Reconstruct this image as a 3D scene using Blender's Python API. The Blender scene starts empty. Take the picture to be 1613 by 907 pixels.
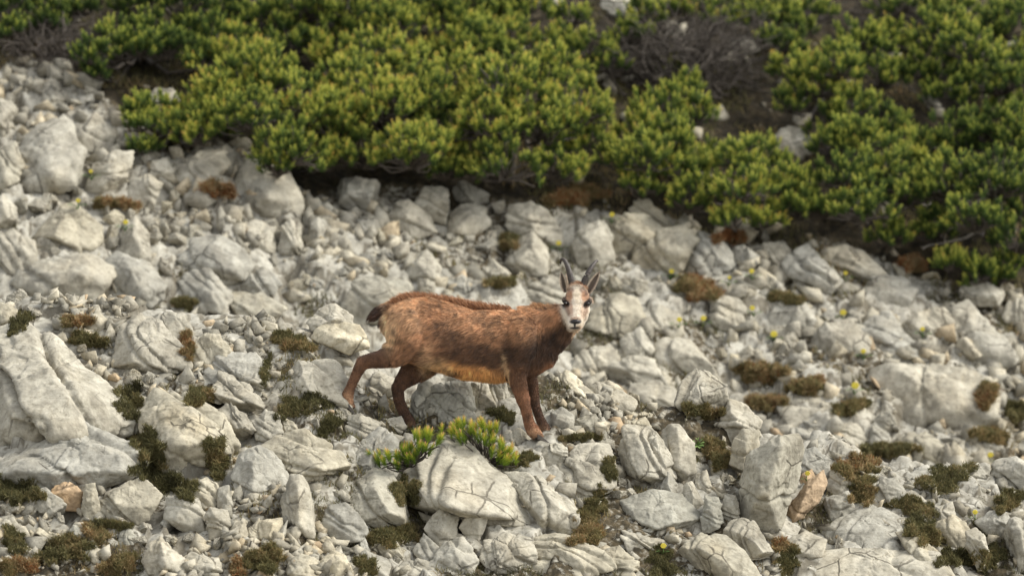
import bpy, bmesh, math, random
import numpy as np
from mathutils import Vector

# ------------------------------------------------------------------ camera, sky, sun, exposure
scene = bpy.context.scene
C = scene.collection
TAN = 2.75 / 30.0                      # half the frame's width over the distance
K = TAN / 806.5                        # one photo pixel at 1 m
cam_d = bpy.data.cameras.new('camera'); cam = bpy.data.objects.new('camera', cam_d); C.objects.link(cam)
cam.location = (0, 0, 0); cam.rotation_euler = (math.radians(90), 0, 0)
cam_d.sensor_width = 36.0; cam_d.lens = 18.0 / TAN
cam_d.clip_start = 0.5; cam_d.clip_end = 2000
cam_d.dof.use_dof = True; cam_d.dof.focus_distance = 29.75; cam_d.dof.aperture_fstop = 2.1
scene.camera = cam

SUN_DIR = Vector((0.74, -0.06, 0.74)).normalized()
world = bpy.data.worlds.new('World'); scene.world = world; world.use_nodes = True
wn = world.node_tree; wn.nodes.clear()
w_out = wn.nodes.new('ShaderNodeOutputWorld'); w_bg = wn.nodes.new('ShaderNodeBackground')
w_sky = wn.nodes.new('ShaderNodeTexSky'); w_sky.sky_type = 'NISHITA'; w_sky.sun_disc = False
w_sky.sun_elevation = math.asin(SUN_DIR.z); w_sky.sun_rotation = math.atan2(SUN_DIR.x, SUN_DIR.y)
w_hs = wn.nodes.new('ShaderNodeHueSaturation'); w_hs.inputs['Saturation'].default_value = 0.16
wn.links.new(w_sky.outputs[0], w_hs.inputs['Color']); wn.links.new(w_hs.outputs[0], w_bg.inputs['Color'])
wn.links.new(w_bg.outputs[0], w_out.inputs['Surface']); w_bg.inputs['Strength'].default_value = 0.15; w_hs.inputs['Value'].default_value = 1.12
sun_d = bpy.data.lights.new('sun', 'SUN'); sun = bpy.data.objects.new('sun', sun_d); C.objects.link(sun)
sun_d.energy = 2.3; sun_d.angle = math.radians(22); sun_d.color = (1.0, 0.955, 0.86)
sun.rotation_euler = SUN_DIR.to_track_quat('Z', 'Y').to_euler(); sun.location = (6, 20, 12)
scene.view_settings.view_transform = 'Standard'; scene.view_settings.look = 'None'
scene.view_settings.gamma = 1.0; scene.view_settings.use_curve_mapping = False
scene.view_settings.exposure = 0.85
scene.render.engine = 'CYCLES'; scene.cycles.use_denoising = True
scene.cycles.max_bounces = 6; scene.cycles.transparent_max_bounces = 4

RNG = np.random.default_rng(7)
random.seed(7)

# ------------------------------------------------------------------ numpy helpers
def _h(ix, iy, iz, s):
    n = (ix.astype(np.int64) * 374761393 + iy.astype(np.int64) * 668265263 + iz.astype(np.int64) * 2147483647 // 3 + s * 974634777) & 0xffffffff
    n = ((n ^ (n >> 13)) * 1274126177) & 0xffffffff
    n = (n ^ (n >> 16)) & 0xffff
    return n.astype(np.float64) / 32767.5 - 1.0
def vnoise(p, s=0):
    i = np.floor(p).astype(np.int64); f = p - i
    f = f * f * f * (f * (f * 6 - 15) + 10)
    r = 0
    for dx in (0, 1):
        for dy in (0, 1):
            for dz in (0, 1):
                w = (f[:, 0] if dx else 1 - f[:, 0]) * (f[:, 1] if dy else 1 - f[:, 1]) * (f[:, 2] if dz else 1 - f[:, 2])
                r = r + w * _h(i[:, 0] + dx, i[:, 1] + dy, i[:, 2] + dz, s)
    return r
def fbm(p, o=4, s=0, g=0.5):
    a = 1.0; r = 0
    for k in range(o):
        r = r + a * vnoise(p * (2.03 ** k) + k * 17.3, s + k); a *= g
    return r
def cells(x, y, size, s):
    """jittered cells: for each point the nearest cell's random numbers, offset to its centre and F2-F1"""
    u, v = x / size, y / size
    iu, iv = np.floor(u), np.floor(v)
    f1 = np.full(u.shape, 9.0); f2 = np.full(u.shape, 9.0)
    bx = np.zeros(u.shape); by = np.zeros(u.shape); ci = np.zeros(u.shape); cj = np.zeros(u.shape)
    z0 = np.zeros(u.shape, np.int64)
    for a in (-1, 0, 1):
        for b in (-1, 0, 1):
            cx, cy = (iu + a), (iv + b)
            px = cx + 0.5 + 0.45 * _h(cx, cy, z0, s); py = cy + 0.5 + 0.45 * _h(cx, cy, z0 + 1, s)
            d = np.hypot(u - px, v - py)
            m = d < f1
            f2 = np.where(m, f1, np.minimum(f2, d))
            f1 = np.where(m, d, f1); bx = np.where(m, px, bx); by = np.where(m, py, by)
            ci = np.where(m, cx, ci); cj = np.where(m, cy, cj)
    r = [_h(ci, cj, z0 + 5 + k, s) for k in range(3)]
    return r, (u - bx) * size, (v - by) * size, (f2 - f1)

def mesh_np(name, v, f, smooth=True):
    v = np.asarray(v, np.float32); f = np.asarray(f, np.int32)
    me = bpy.data.meshes.new(name); n = f.shape[1]
    me.vertices.add(len(v)); me.vertices.foreach_set('co', v.ravel())
    me.loops.add(f.size); me.loops.foreach_set('vertex_index', f.ravel())
    me.polygons.add(len(f)); me.polygons.foreach_set('loop_start', np.arange(0, f.size, n, dtype=np.int32))
    me.polygons.foreach_set('loop_total', np.full(len(f), n, np.int32))
    me.update(calc_edges=True)
    if smooth: me.polygons.foreach_set('use_smooth', np.ones(len(f), bool))
    me.validate(); return me
def attr(me, name, val):
    a = me.attributes.new(name, 'FLOAT', 'POINT'); a.data.foreach_set('value', np.asarray(val, np.float32))
def attr_col(me, name, rgb):
    a = me.attributes.new(name, 'FLOAT_COLOR', 'POINT')
    c = np.ones((len(rgb), 4), np.float32); c[:, :3] = rgb; a.data.foreach_set('color', c.ravel())
def ob(name, me, mat=None, parent=None, loc=None):
    o = bpy.data.objects.new(name, me); C.objects.link(o)
    if mat and me is not None and not me.materials: me.materials.append(mat)
    if loc is not None: o.location = loc
    if parent: o.parent = parent
    return o
def tag(o, label, cat, group=None):
    o['label'] = label; o['category'] = cat
    if group: o['group'] = group
    return o

_ico = {}
def ico(l):
    if l not in _ico:
        bm = bmesh.new(); bmesh.ops.create_icosphere(bm, subdivisions=l, radius=1)
        bm.verts.ensure_lookup_table()
        _ico[l] = (np.array([v.co[:] for v in bm.verts]), np.array([[v.index for v in f.verts] for f in bm.faces], np.int32)); bm.free()
    return _ico[l]

# ------------------------------------------------------------------ the terrain as a function
def P(px, py, Y):                         # the point at distance Y seen at a photo pixel
    return np.array([(px - 806.5) * K * Y, Y, (453.5 - py) * K * Y])
CREST = [(-400, 440), (0, 462), (60, 466), (150, 482), (400, 494), (480, 500), (560, 520), (640, 576), (740, 572), (870, 580), (960, 614), (1060, 640), (1130, 650), (1250, 692), (1400, 712), (1613, 768), (2000, 860)]
CX = np.array([(a - 806.5) * K * 30.6 for a, b in CREST]); CZ = np.array([(453.5 - b) * K * 30.6 for a, b in CREST])
def sst(a, b, x):
    t = np.clip((x - a) / (b - a), 0, 1); return t * t * (3 - 2 * t)
def base_z(x, y):
    x = np.asarray(x, float); y = np.asarray(y, float)
    zc = np.interp(x, CX, CZ)                      # crest line of the near rib at y = 30.75
    zc = np.where(np.abs(x) > 4.4, zc * 0 + np.interp(np.clip(x, -4.4, 4.4), CX, CZ), zc)
    near = zc - 0.60 * (30.62 - y)
    near = np.where(y < 27.5, zc - 0.60 * 3.12 - 0.28 * (27.5 - y) , near)
    dip = zc - 0.05 - 0.9 * (y - 30.62)
    near = np.where(y > 30.62, dip, near)
    near = np.where(y < 18, near + 0.0, near)
    far = -0.60 - 0.21 * x + 0.62 * (y - 35.0)
    far = np.where(y > 44, far - 0.12 * (y - 44), far)
    z = np.maximum(near, far)
    front = -1.9 + 0.03 * y * 0 - 0.34 * np.clip(y - 2, 0, 60) * 0.6
    z = np.where(y < 20, np.maximum(np.maximum(z, front), -4.6 + 0 * z), z)
    return z
def terrain(x, y, detail=True):
    x = np.asarray(x, float); y = np.asarray(y, float)
    z = base_z(x, y)
    p = np.stack([x, y, x * 0], 1)
    fade = sst(60, 44, y) * sst(24, 27, y)
    z = z + 0.10 * fbm(p * 0.9, 3, 3) * np.where(y > 33, 1.0, 0.35) * fade + 1.5 * fbm(p * 0.05, 2, 9) * (sst(44, 80, y) + sst(6, 30, np.abs(x)))
    soil = soilmask(x, y)
    if not detail: return z, soil, soil * 0
    w = fbm(p * 3.1, 2, 21) * 0.04; w2 = fbm(p * 3.1 + 40, 2, 22) * 0.04
    xs, ys = (x + w) * 0.94 + (y + w2) * 0.34, (-(x + w) * 0.34 + (y + w2) * 0.94) * 1.0
    ck = 1.0
    for size, amp, tilt, s in ((0.46, 0.034, 0.16, 31), (0.17, 0.026, 0.32, 32), (0.065, 0.010, 0.35, 33)):
        r, dx, dy, e = cells(xs, ys, size, s)
        blk = amp * r[0] + tilt * (r[1] * dx + r[2] * dy) - amp * 0.45 * (1 - sst(0.0, 0.22, e)) - .004 * (size > .3)
        z = z + blk * (1 - soil * 0.5) * fade * (1 - .75 * np.exp(-((x + 2.1) / 1.2) ** 4 - ((y - 30.6) / .4) ** 4))
        ck = ck * (0.35 + 0.65 * sst(0.0, 0.12, e))
    z = z + 0.006 * fbm(p * 14, 3, 41) * fade
    return z, soil, 1 - ck
# rock / scrub boundary on the far slope, traced in photo pixels (below it: rock)
BND = [(-300, 60), (0, 95), (120, 120), (200, 215), (330, 240), (450, 285), (640, 288), (760, 300), (960, 318), (1060, 355), (1200, 372), (1300, 375), (1400, 405), (1500, 440), (1613, 455), (2000, 500)]
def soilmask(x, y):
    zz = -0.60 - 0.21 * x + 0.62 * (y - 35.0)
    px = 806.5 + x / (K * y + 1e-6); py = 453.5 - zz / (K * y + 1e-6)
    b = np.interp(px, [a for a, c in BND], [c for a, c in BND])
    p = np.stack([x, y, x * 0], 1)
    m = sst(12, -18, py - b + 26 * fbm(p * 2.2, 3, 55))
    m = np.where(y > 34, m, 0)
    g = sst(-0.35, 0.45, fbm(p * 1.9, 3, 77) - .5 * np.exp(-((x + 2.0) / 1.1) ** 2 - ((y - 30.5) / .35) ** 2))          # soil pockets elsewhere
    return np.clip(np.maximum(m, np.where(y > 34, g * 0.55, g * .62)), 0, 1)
_gy = np.concatenate([np.arange(26.5, 32.2, 0.01), ]); _fy = np.arange(33.2, 60, 0.02)
def hit(px, py, near):
    """where the ray through a photo pixel meets the (smooth) near or far slope"""
    Y = _gy if near else _fy
    x = (px - 806.5) * K * Y; zr = (453.5 - py) * K * Y
    z, _, _ = terrain(x, Y, False)
    d = np.where(z >= zr)[0]
    i = d[0] if len(d) else int(np.argmax(z - zr))
    return np.array([x[i], Y[i], z[i]])

# ------------------------------------------------------------------ materials
def mat_new(name):
    m = bpy.data.materials.new(name); m.use_nodes = True; nt = m.node_tree; nt.nodes.clear()
    out = nt.nodes.new('ShaderNodeOutputMaterial'); b = nt.nodes.new('ShaderNodeBsdfPrincipled')
    nt.links.new(b.outputs[0], out.inputs['Surface']); return m, nt, b
def N(nt, t, **kw):
    n = nt.nodes.new(t)
    for k, v in kw.items():
        if k in n.inputs: n.inputs[k].default_value = v
        else: setattr(n, k, v)
    return n
def ramp(nt, fac, stops):
    r = nt.nodes.new('ShaderNodeValToRGB'); e = r.color_ramp.elements
    while len(e) < len(stops): e.new(0.5)
    for q, (p, c) in zip(e, stops): q.position = p; q.color = (*c, 1) if len(c) == 3 else c
    nt.links.new(fac, r.inputs[0]); return r.outputs[0]
def mixc(nt, f, a, b, mode='MIX'):
    m = nt.nodes.new('ShaderNodeMix'); m.data_type = 'RGBA'; m.blend_type = mode
    for s, v in ((0, f), (6, a), (7, b)):
        if hasattr(v, 'is_linked') or hasattr(v, 'links'): nt.links.new(v, m.inputs[s])
        else: m.inputs[s].default_value = v if s == 0 else ((*v, 1) if len(v) == 3 else v)
    return m.outputs[2]
def mth(nt, op, a, b=None, clamp=False):
    m = nt.nodes.new('ShaderNodeMath'); m.operation = op; m.use_clamp = clamp
    for s, v in ((0, a), (1, b)):
        if v is None: continue
        if hasattr(v, 'links'): nt.links.new(v, m.inputs[s])
        else: m.inputs[s].default_value = v
    return m.outputs[0]
G = lambda v: (v, v, v)
def limestone(name, tint=(1, 1, 1), stain=0.3, ground=False, chips=False, coarse=1.0):
    m, nt, b = mat_new(name); L = nt.links.new
    tc = N(nt, 'ShaderNodeTexCoord'); oi = N(nt, 'ShaderNodeObjectInfo')
    off = nt.nodes.new('ShaderNodeVectorMath'); off.operation = 'MULTIPLY_ADD'
    L(oi.outputs['Random'], off.inputs[0]); off.inputs[1].default_value = (37, 91, 53); L(tc.outputs['Object'], off.inputs[2])
    V = off.outputs[0]
    def noise(sc, det=5, rough=0.6, dist=0.0):
        n = N(nt, 'ShaderNodeTexNoise', Scale=sc, Detail=det, Roughness=rough, Distortion=dist); L(V, n.inputs['Vector']); return n.outputs['Fac']
    big = noise(2.6, 4, .55); mid = noise(9, 6, .62, .4); fine = noise(60, 5, .7); sp = noise(28, 3, .6)
    col = ramp(nt, mid, [(0.26, (0.20, 0.19, 0.17)), (0.43, (0.345, 0.33, 0.30)), (0.58, (0.45, 0.432, 0.395)), (0.78, (0.60, 0.58, 0.535))])
    # streaks along the bedding
    mp = nt.nodes.new('ShaderNodeMapping'); L(V, mp.inputs[0]); mp.inputs['Rotation'].default_value = (0.5, 0.7, 0.3); mp.inputs['Scale'].default_value = (3, 3, 26)
    st = N(nt, 'ShaderNodeTexNoise', Scale=1.6, Detail=5, Roughness=.6, Distortion=.6); L(mp.outputs[0], st.inputs['Vector'])
    col = mixc(nt, 0.30, col, ramp(nt, st.outputs['Fac'], [(0.3, G(.55)), (0.5, G(.98)), (0.72, G(1.14))]), 'MULTIPLY')
    col = mixc(nt, mth(nt, 'MULTIPLY', ramp(nt, noise(4.5, 5, .7, .5), [(0.49, G(0)), (0.64, G(1))]), .62), col, mixc(nt, 1, col, (0.50, 0.485, 0.46), 'MULTIPLY'))
    col = mixc(nt, mth(nt, 'MULTIPLY', ramp(nt, big, [(0.52, G(0)), (0.68, G(1))]), stain), col, mixc(nt, 1, col, (1.0, 0.90, 0.74), 'MULTIPLY'))
    # weathering crust and lichen specks
    col = mixc(nt, mth(nt, 'MULTIPLY', ramp(nt, sp, [(0.57, G(0)), (0.68, G(1))]), 0.6), col, (0.19, 0.175, 0.148))
    col = mixc(nt, mth(nt, 'MULTIPLY', ramp(nt, fine, [(0.32, G(1)), (0.47, G(0))]), 0.5), col, (0.2, 0.185, 0.15))
    # hairline cracks
    mp2 = nt.nodes.new('ShaderNodeVectorMath'); mp2.operation = 'MULTIPLY_ADD'
    nw = N(nt, 'ShaderNodeTexNoise', Scale=5.0, Detail=4, Roughness=.6); L(V, nw.inputs['Vector'])
    L(nw.outputs['Color'], mp2.inputs[0]); mp2.inputs[1].default_value = G(.06); L(V, mp2.inputs[2])
    vo = N(nt, 'ShaderNodeTexVoronoi', Scale=4.6 * coarse); vo.feature = 'DISTANCE_TO_EDGE'; L(mp2.outputs[0], vo.inputs['Vector'])
    vo2 = N(nt, 'ShaderNodeTexVoronoi', Scale=13.0 * coarse); vo2.feature = 'DISTANCE_TO_EDGE'; L(mp2.outputs[0], vo2.inputs['Vector'])
    ck = ramp(nt, vo.outputs['Distance'], [(0.0, G(1)), (0.014, G(.8)), (0.03, G(0))])
    ck = mth(nt, 'MULTIPLY', ck, ramp(nt, noise(3.3, 2, .5), [(0.56, G(0)), (0.62, G(1))]))
    ck2 = mth(nt, 'MULTIPLY', ramp(nt, vo2.outputs['Distance'], [(0.0, G(1)), (0.05, G(0))]), ramp(nt, noise(4.1, 2, .5), [(0.60, G(0)), (0.68, G(.5))]))
    ck = mth(nt, 'MAXIMUM', ck, ck2)
    col = mixc(nt, mth(nt, 'MULTIPLY', ck, 0.75), col, (0.07, 0.062, 0.05))
    # per-object tint
    rv = ramp(nt, oi.outputs['Random'], [(0, (0.86, 0.87, 0.88)), (0.35, (1.0, 0.985, 0.95)), (0.7, (1.08, 1.05, 0.99)), (1, (0.93, 0.91, 0.87))])
    if not (ground or chips): col = mixc(nt, 1, col, rv, 'MULTIPLY')
    col = mixc(nt, 1, col, (tint[0] * .93, tint[1] * .92, tint[2] * .85), 'MULTIPLY')
    vf = N(nt, 'ShaderNodeTexVoronoi', Scale=9.0); vf.distance = 'CHEBYCHEV'; L(mp2.outputs[0], vf.inputs['Vector'])
    vg = N(nt, 'ShaderNodeTexVoronoi', Scale=24.0); vg.distance = 'CHEBYCHEV'; L(mp2.outputs[0], vg.inputs['Vector'])
    ang = mth(nt, 'ADD', mth(nt, 'MULTIPLY', vf.outputs['Distance'], -1.1), mth(nt, 'MULTIPLY', vg.outputs['Distance'], -.45))
    h = mth(nt, 'ADD', mth(nt, 'ADD', ang, mth(nt, 'MULTIPLY', mid, 0.35)), mth(nt, 'ADD', mth(nt, 'MULTIPLY', fine, 0.16), mth(nt, 'MULTIPLY', st.outputs['Fac'], 0.3)))
    h = mth(nt, 'SUBTRACT', h, mth(nt, 'MULTIPLY', ck, 0.5))
    if chips:
        at = N(nt, 'ShaderNodeAttribute'); at.attribute_name = 'tint'
        col = mixc(nt, 1, col, ramp(nt, at.outputs['Fac'], [(0, (0.66, 0.65, 0.62)), (0.45, (0.95, 0.93, 0.89)), (0.8, (1.15, 1.10, 1.0)), (0.95, (1.2, 1.06, 0.86)), (1, (1.0, 0.78, 0.58))]), 'MULTIPLY')
    if ground:
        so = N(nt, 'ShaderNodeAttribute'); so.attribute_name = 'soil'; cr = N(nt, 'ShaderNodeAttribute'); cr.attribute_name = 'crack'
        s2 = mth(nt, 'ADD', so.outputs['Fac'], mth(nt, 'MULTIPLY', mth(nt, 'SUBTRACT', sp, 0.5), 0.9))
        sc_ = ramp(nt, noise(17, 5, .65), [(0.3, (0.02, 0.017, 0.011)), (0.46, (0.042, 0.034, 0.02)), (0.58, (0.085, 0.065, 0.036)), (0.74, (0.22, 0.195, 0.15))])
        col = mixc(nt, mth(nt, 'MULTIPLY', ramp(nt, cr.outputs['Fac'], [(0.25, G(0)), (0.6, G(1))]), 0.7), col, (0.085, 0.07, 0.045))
        sc_ = mixc(nt, ramp(nt, so.outputs['Fac'], [(0.72, G(0)), (0.92, G(1))]), sc_, mixc(nt, 1, sc_, (0.42, 0.40, 0.34), 'MULTIPLY'))  # scrub zone: dark needle litter, with the shade under the shrubs painted in
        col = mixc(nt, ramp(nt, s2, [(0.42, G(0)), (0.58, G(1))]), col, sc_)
    L(col, b.inputs['Base Color']); b.inputs['Roughness'].default_value = 0.92
    b.inputs['Specular IOR Level'].default_value = 0.25
    bp = N(nt, 'ShaderNodeBump', Strength=0.6, Distance=0.018); L(h, bp.inputs['Height']); L(bp.outputs[0], b.inputs['Normal'])
    return m
M_rock = limestone('limestone')
M_warm = limestone('limestone_stained', (1.0, 0.985, 0.94), 0.45)
M_orange = limestone('limestone_orange', (1.15, 0.90, 0.70), 0.8)
M_blue = limestone('limestone_blue_grey', (0.84, 0.87, 0.90), 0.1)
M_white = limestone('limestone_white', (1.28, 1.24, 1.14), 0.3)
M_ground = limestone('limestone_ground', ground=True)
M_chip = limestone('limestone_chips', chips=True)
def veg(name, a='tint', stops=(), trans=0.25, rough=0.75):
    m, nt, b = mat_new(name)
    at = N(nt, 'ShaderNodeAttribute'); at.attribute_name = a
    c = ramp(nt, at.outputs['Fac'], stops)
    nt.links.new(c, b.inputs['Base Color']); b.inputs['Roughness'].default_value = rough
    b.inputs['Specular IOR Level'].default_value = 0.2
    if trans:
        t = N(nt, 'ShaderNodeBsdfTranslucent'); nt.links.new(c, t.inputs['Color'])
        mx = N(nt, 'ShaderNodeMixShader', Fac=trans); mx.inputs[0].default_value = trans
        nt.links.new(b.outputs[0], mx.inputs[1]); nt.links.new(t.outputs[0], mx.inputs[2])
        nt.links.new(mx.outputs[0], [n for n in nt.nodes if n.type == 'OUTPUT_MATERIAL'][0].inputs['Surface'])
    return m
M_needle = veg('pine_needles', stops=[(0, (0.032, 0.05, 0.018)), (0.25, (0.06, 0.10, 0.026)), (0.45, (0.145, 0.20, 0.042)), (0.64, (0.38, 0.42, 0.08)), (0.86, (0.60, 0.57, 0.12)), (0.93, (0.62, 0.50, 0.12)), (1, (0.55, 0.26, 0.08))])
M_seed = veg('young_pine_needles', stops=[(0, (0.06, 0.10, 0.018)), (0.3, (0.17, 0.26, 0.03)), (0.5, (0.36, 0.42, 0.05)), (0.72, (0.66, 0.58, 0.09)), (0.88, (0.70, 0.50, 0.18)), (1, (0.60, 0.26, 0.12))])
M_grass = veg('grass_blades', stops=[(0, (0.055, 0.05, 0.025)), (0.3, (0.12, 0.112, 0.048)), (0.5, (0.20, 0.18, 0.08)), (0.7, (0.28, 0.21, 0.095)), (0.88, (0.42, 0.31, 0.17)), (1, (0.30, 0.13, 0.05))])
def plain(name, c1, c2, scale=20, rough=0.85, bump=0.3):
    m, nt, b = mat_new(name); tc = N(nt, 'ShaderNodeTexCoord')
    n = N(nt, 'ShaderNodeTexNoise', Scale=scale, Detail=5, Roughness=.65); nt.links.new(tc.outputs['Object'], n.inputs['Vector'])
    nt.links.new(ramp(nt, n.outputs['Fac'], [(0.32, c1), (0.68, c2)]), b.inputs['Base Color']); b.inputs['Roughness'].default_value = rough
    bp = N(nt, 'ShaderNodeBump', Strength=bump, Distance=0.01); nt.links.new(n.outputs['Fac'], bp.inputs['Height']); nt.links.new(bp.outputs[0], b.inputs['Normal'])
    return m
M_moss = plain('moss', (0.05, 0.042, 0.024), (0.16, 0.135, 0.07), 60, 0.95, 0.9)
M_bark = plain('pine_bark', (0.03, 0.024, 0.019), (0.10, 0.082, 0.064), 30)
M_dead = plain('dead_wood', (0.035, 0.028, 0.022), (0.10, 0.082, 0.064), 40)
M_stick = plain('bleached_wood', (0.13, 0.115, 0.095), (0.27, 0.24, 0.20), 40)
# ------------------------------------------------------------------ the ground, one sheet
def build_ground():
    def axis(parts):
        out = []
        for a, b, n in parts: out.append(np.linspace(a, b, n, endpoint=False))
        return np.concatenate(out + [np.array([parts[-1][1]])])
    xs = axis([(-400, -60, 12), (-60, -12, 16), (-12, -4.3, 40), (-4.3, 4.3, 470), (4.3, 12, 40), (12, 60, 16), (60, 400, 12)])
    ys = axis([(-60, 0, 10), (0, 24, 24), (24, 28.2, 40), (28.2, 31.2, 215), (31.2, 34.2, 30), (34.2, 42.5, 330), (42.5, 60, 60), (60, 120, 24), (120, 600, 20)])
    X, Y = np.meshgrid(xs, ys); x = X.ravel(); y = Y.ravel()
    z, s, c = terrain(x, y)
    nx, ny = len(xs), len(ys)
    i = np.arange(nx - 1)[None, :] + nx * np.arange(ny - 1)[:, None]; i = i.ravel()
    f = np.stack([i, i + 1, i + 1 + nx, i + nx], 1)
    me = mesh_np('hillside', np.stack([x, y, z], 1), f)
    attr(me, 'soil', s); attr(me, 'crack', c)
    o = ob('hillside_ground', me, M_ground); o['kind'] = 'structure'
build_ground()

# ------------------------------------------------------------------ rocks
def hull_planes(pts):
    bm = bmesh.new()
    for p in pts: bm.verts.new(p)
    bmesh.ops.convex_hull(bm, input=bm.verts[:])
    bm.normal_update()
    n, d = [], []
    for f in bm.faces:
        n.append(f.normal[:]); d.append(f.normal.dot(f.verts[0].co))
    vs = [v.co[:] for v in bm.verts if v.link_faces]
    bm.free(); return np.array(n), np.array(d), np.array(vs)
def shape_rock(pts, level, seed, rough=1.0, keep=0.0):
    r = np.random.default_rng(seed)
    n, d, vs = hull_planes(pts)
    c = vs.mean(0)
    d = d - n @ c
    if (d < 0).any(): n = np.where((d < 0)[:, None], -n, n); d = np.abs(d)
    size = float(np.cbrt(np.prod(vs.max(0) - vs.min(0)))) + 1e-6
    # knock corners off with extra planes
    k = min(len(vs), 7); ex = vs[r.choice(len(vs), k, replace=False)] - c
    en = ex / np.linalg.norm(ex, axis=1)[:, None] + r.normal(0, .35, ex.shape); en /= np.linalg.norm(en, axis=1)[:, None]
    ed = (en * ex).sum(1) * (r.uniform(.86, .99, k) * (1 - keep) + keep * r.uniform(.955, 1.0, k))
    ok = (ed > 0.18 * size) & (keep < 1.5); n = np.concatenate([n, en[ok]]); d = np.concatenate([d, ed[ok]])
    if level >= 3 and keep < 1.5:                    # many small fracture faces
        k2 = 7; fn = r.normal(size=(k2, 3)); fn /= np.linalg.norm(fn, axis=1)[:, None]
        sup = ((vs - c) @ fn.T).max(0); n = np.concatenate([n, fn]); d = np.concatenate([d, sup * (r.uniform(.86, .985, k2) * (1 - keep) + keep * r.uniform(.95, 1.02, k2))])
    dr, f = ico(level)
    best = np.full(len(dr), 1e9)
    off = r.uniform(0, 50, (len(n), 3))
    for i in range(len(n)):
        cs = dr @ n[i]
        w = 0.007 * size * rough * fbm(dr * 2.2 + off[i], 2, i) if level >= 3 else 0.0
        with np.errstate(divide='ignore'): t = np.where(cs > 0.02, np.maximum(d[i] + w, 0.05 * size) / np.maximum(cs, 0.02), 1e9)
        best = np.minimum(best, t)
    p = dr * best[:, None]
    if level >= 3:
        q = p + r.uniform(0, 90, 3)
        a = rough * size
        disp = 0.012 * a * fbm(q / size * 4.0, 3, seed % 97)
        # broken ledges: every 3-D cell of the surface is set back or forward by its own small plane
        for cs_, am in ((.30, .050), (.13, .020)):
            qq = q / (size * cs_) + .22 * fbm(q / size * 4.5, 2, 61)[:, None]
            iq = np.floor(qq); bd = np.full(len(q), 9.); sd_ = np.full(len(q), 9.); bo = np.zeros((len(q), 3)); bi = np.zeros((len(q), 3))
            for ax_ in (-1, 0, 1):
                for ay in (-1, 0, 1):
                    for az in (-1, 0, 1):
                        ii = iq + np.array([ax_, ay, az]); I0, I1, I2 = ii.T
                        ct = ii + .5 + .42 * np.stack([_h(I0, I1, I2, 71), _h(I0, I1, I2, 72), _h(I0, I1, I2, 73)], 1)
                        dv = qq - ct; dd_ = (dv * dv).sum(1); mm = dd_ < bd
                        sd_ = np.where(mm, bd, np.minimum(sd_, dd_)); bd = np.where(mm, dd_, bd); bo = np.where(mm[:, None], dv, bo); bi = np.where(mm[:, None], ii, bi)
            I0, I1, I2 = bi.T
            pl = _h(I0, I1, I2, 81) + .8 * (bo[:, 0] * _h(I0, I1, I2, 82) + bo[:, 1] * _h(I0, I1, I2, 83) + bo[:, 2] * _h(I0, I1, I2, 84))
            disp += am * .5 * a * np.clip(pl, -1.4, .9) - am * .35 * a * sst(.10, 0, np.sqrt(sd_) - np.sqrt(bd))
        # beds: parallel slabs, each standing a little forward or back, with an open joint between
        bd_ = np.array([.62, -.25, .72]) + r.normal(0, .33, 3); bd_ /= np.linalg.norm(bd_)
        hh = q @ bd_ + .035 * size * fbm(q / size * 2.5, 2, 91); hc = (p @ bd_); nb = int(r.integers(2, 5)); edges = np.sort(r.uniform(hc.min(), hc.max(), nb)) + (hh - hc).mean()
        lay = np.searchsorted(edges, hh); dl = r.uniform(-.10, .035, nb + 1) * min(1, rough * 1.2); disp += size * dl[lay]
        gap = np.min(np.abs(hh[:, None] - edges[None]), 1); disp -= .05 * size * np.exp(-(gap / (.018 * size + .002)) ** 2)
        sv = r.normal(size=3); sv[2] = abs(sv[2]) + .6; sv /= np.linalg.norm(sv)
        per = size * r.uniform(.16, .30)
        h = q @ sv / per + 0.35 * fbm(q / size * 1.6, 3, 7)
        fr = h - np.floor(h)
        disp += 0.016 * a * (sst(0, .9, fr) - sst(.8, 1.0, fr))
        rid = 1 - np.abs(fbm(q / size * 5.5, 3, 5)); disp -= 0.012 * a * np.clip(rid - .80, 0, 1) * 5 * 0.5
        cut = np.abs(fbm(q / size * 1.7, 2, 15)); disp -= 0.055 * a * np.exp(-(cut / 0.035) ** 2) * sst(.0, .35, fbm(q / size * 1.3 + 9, 2, 3))
        if size > .12: disp += 0.0022 * fbm(q * 30, 3, 2)
        p = p + dr * disp[:, None]
    return p + c, f
occupied_n, occupied_f = [], []
nrock = 0
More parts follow.
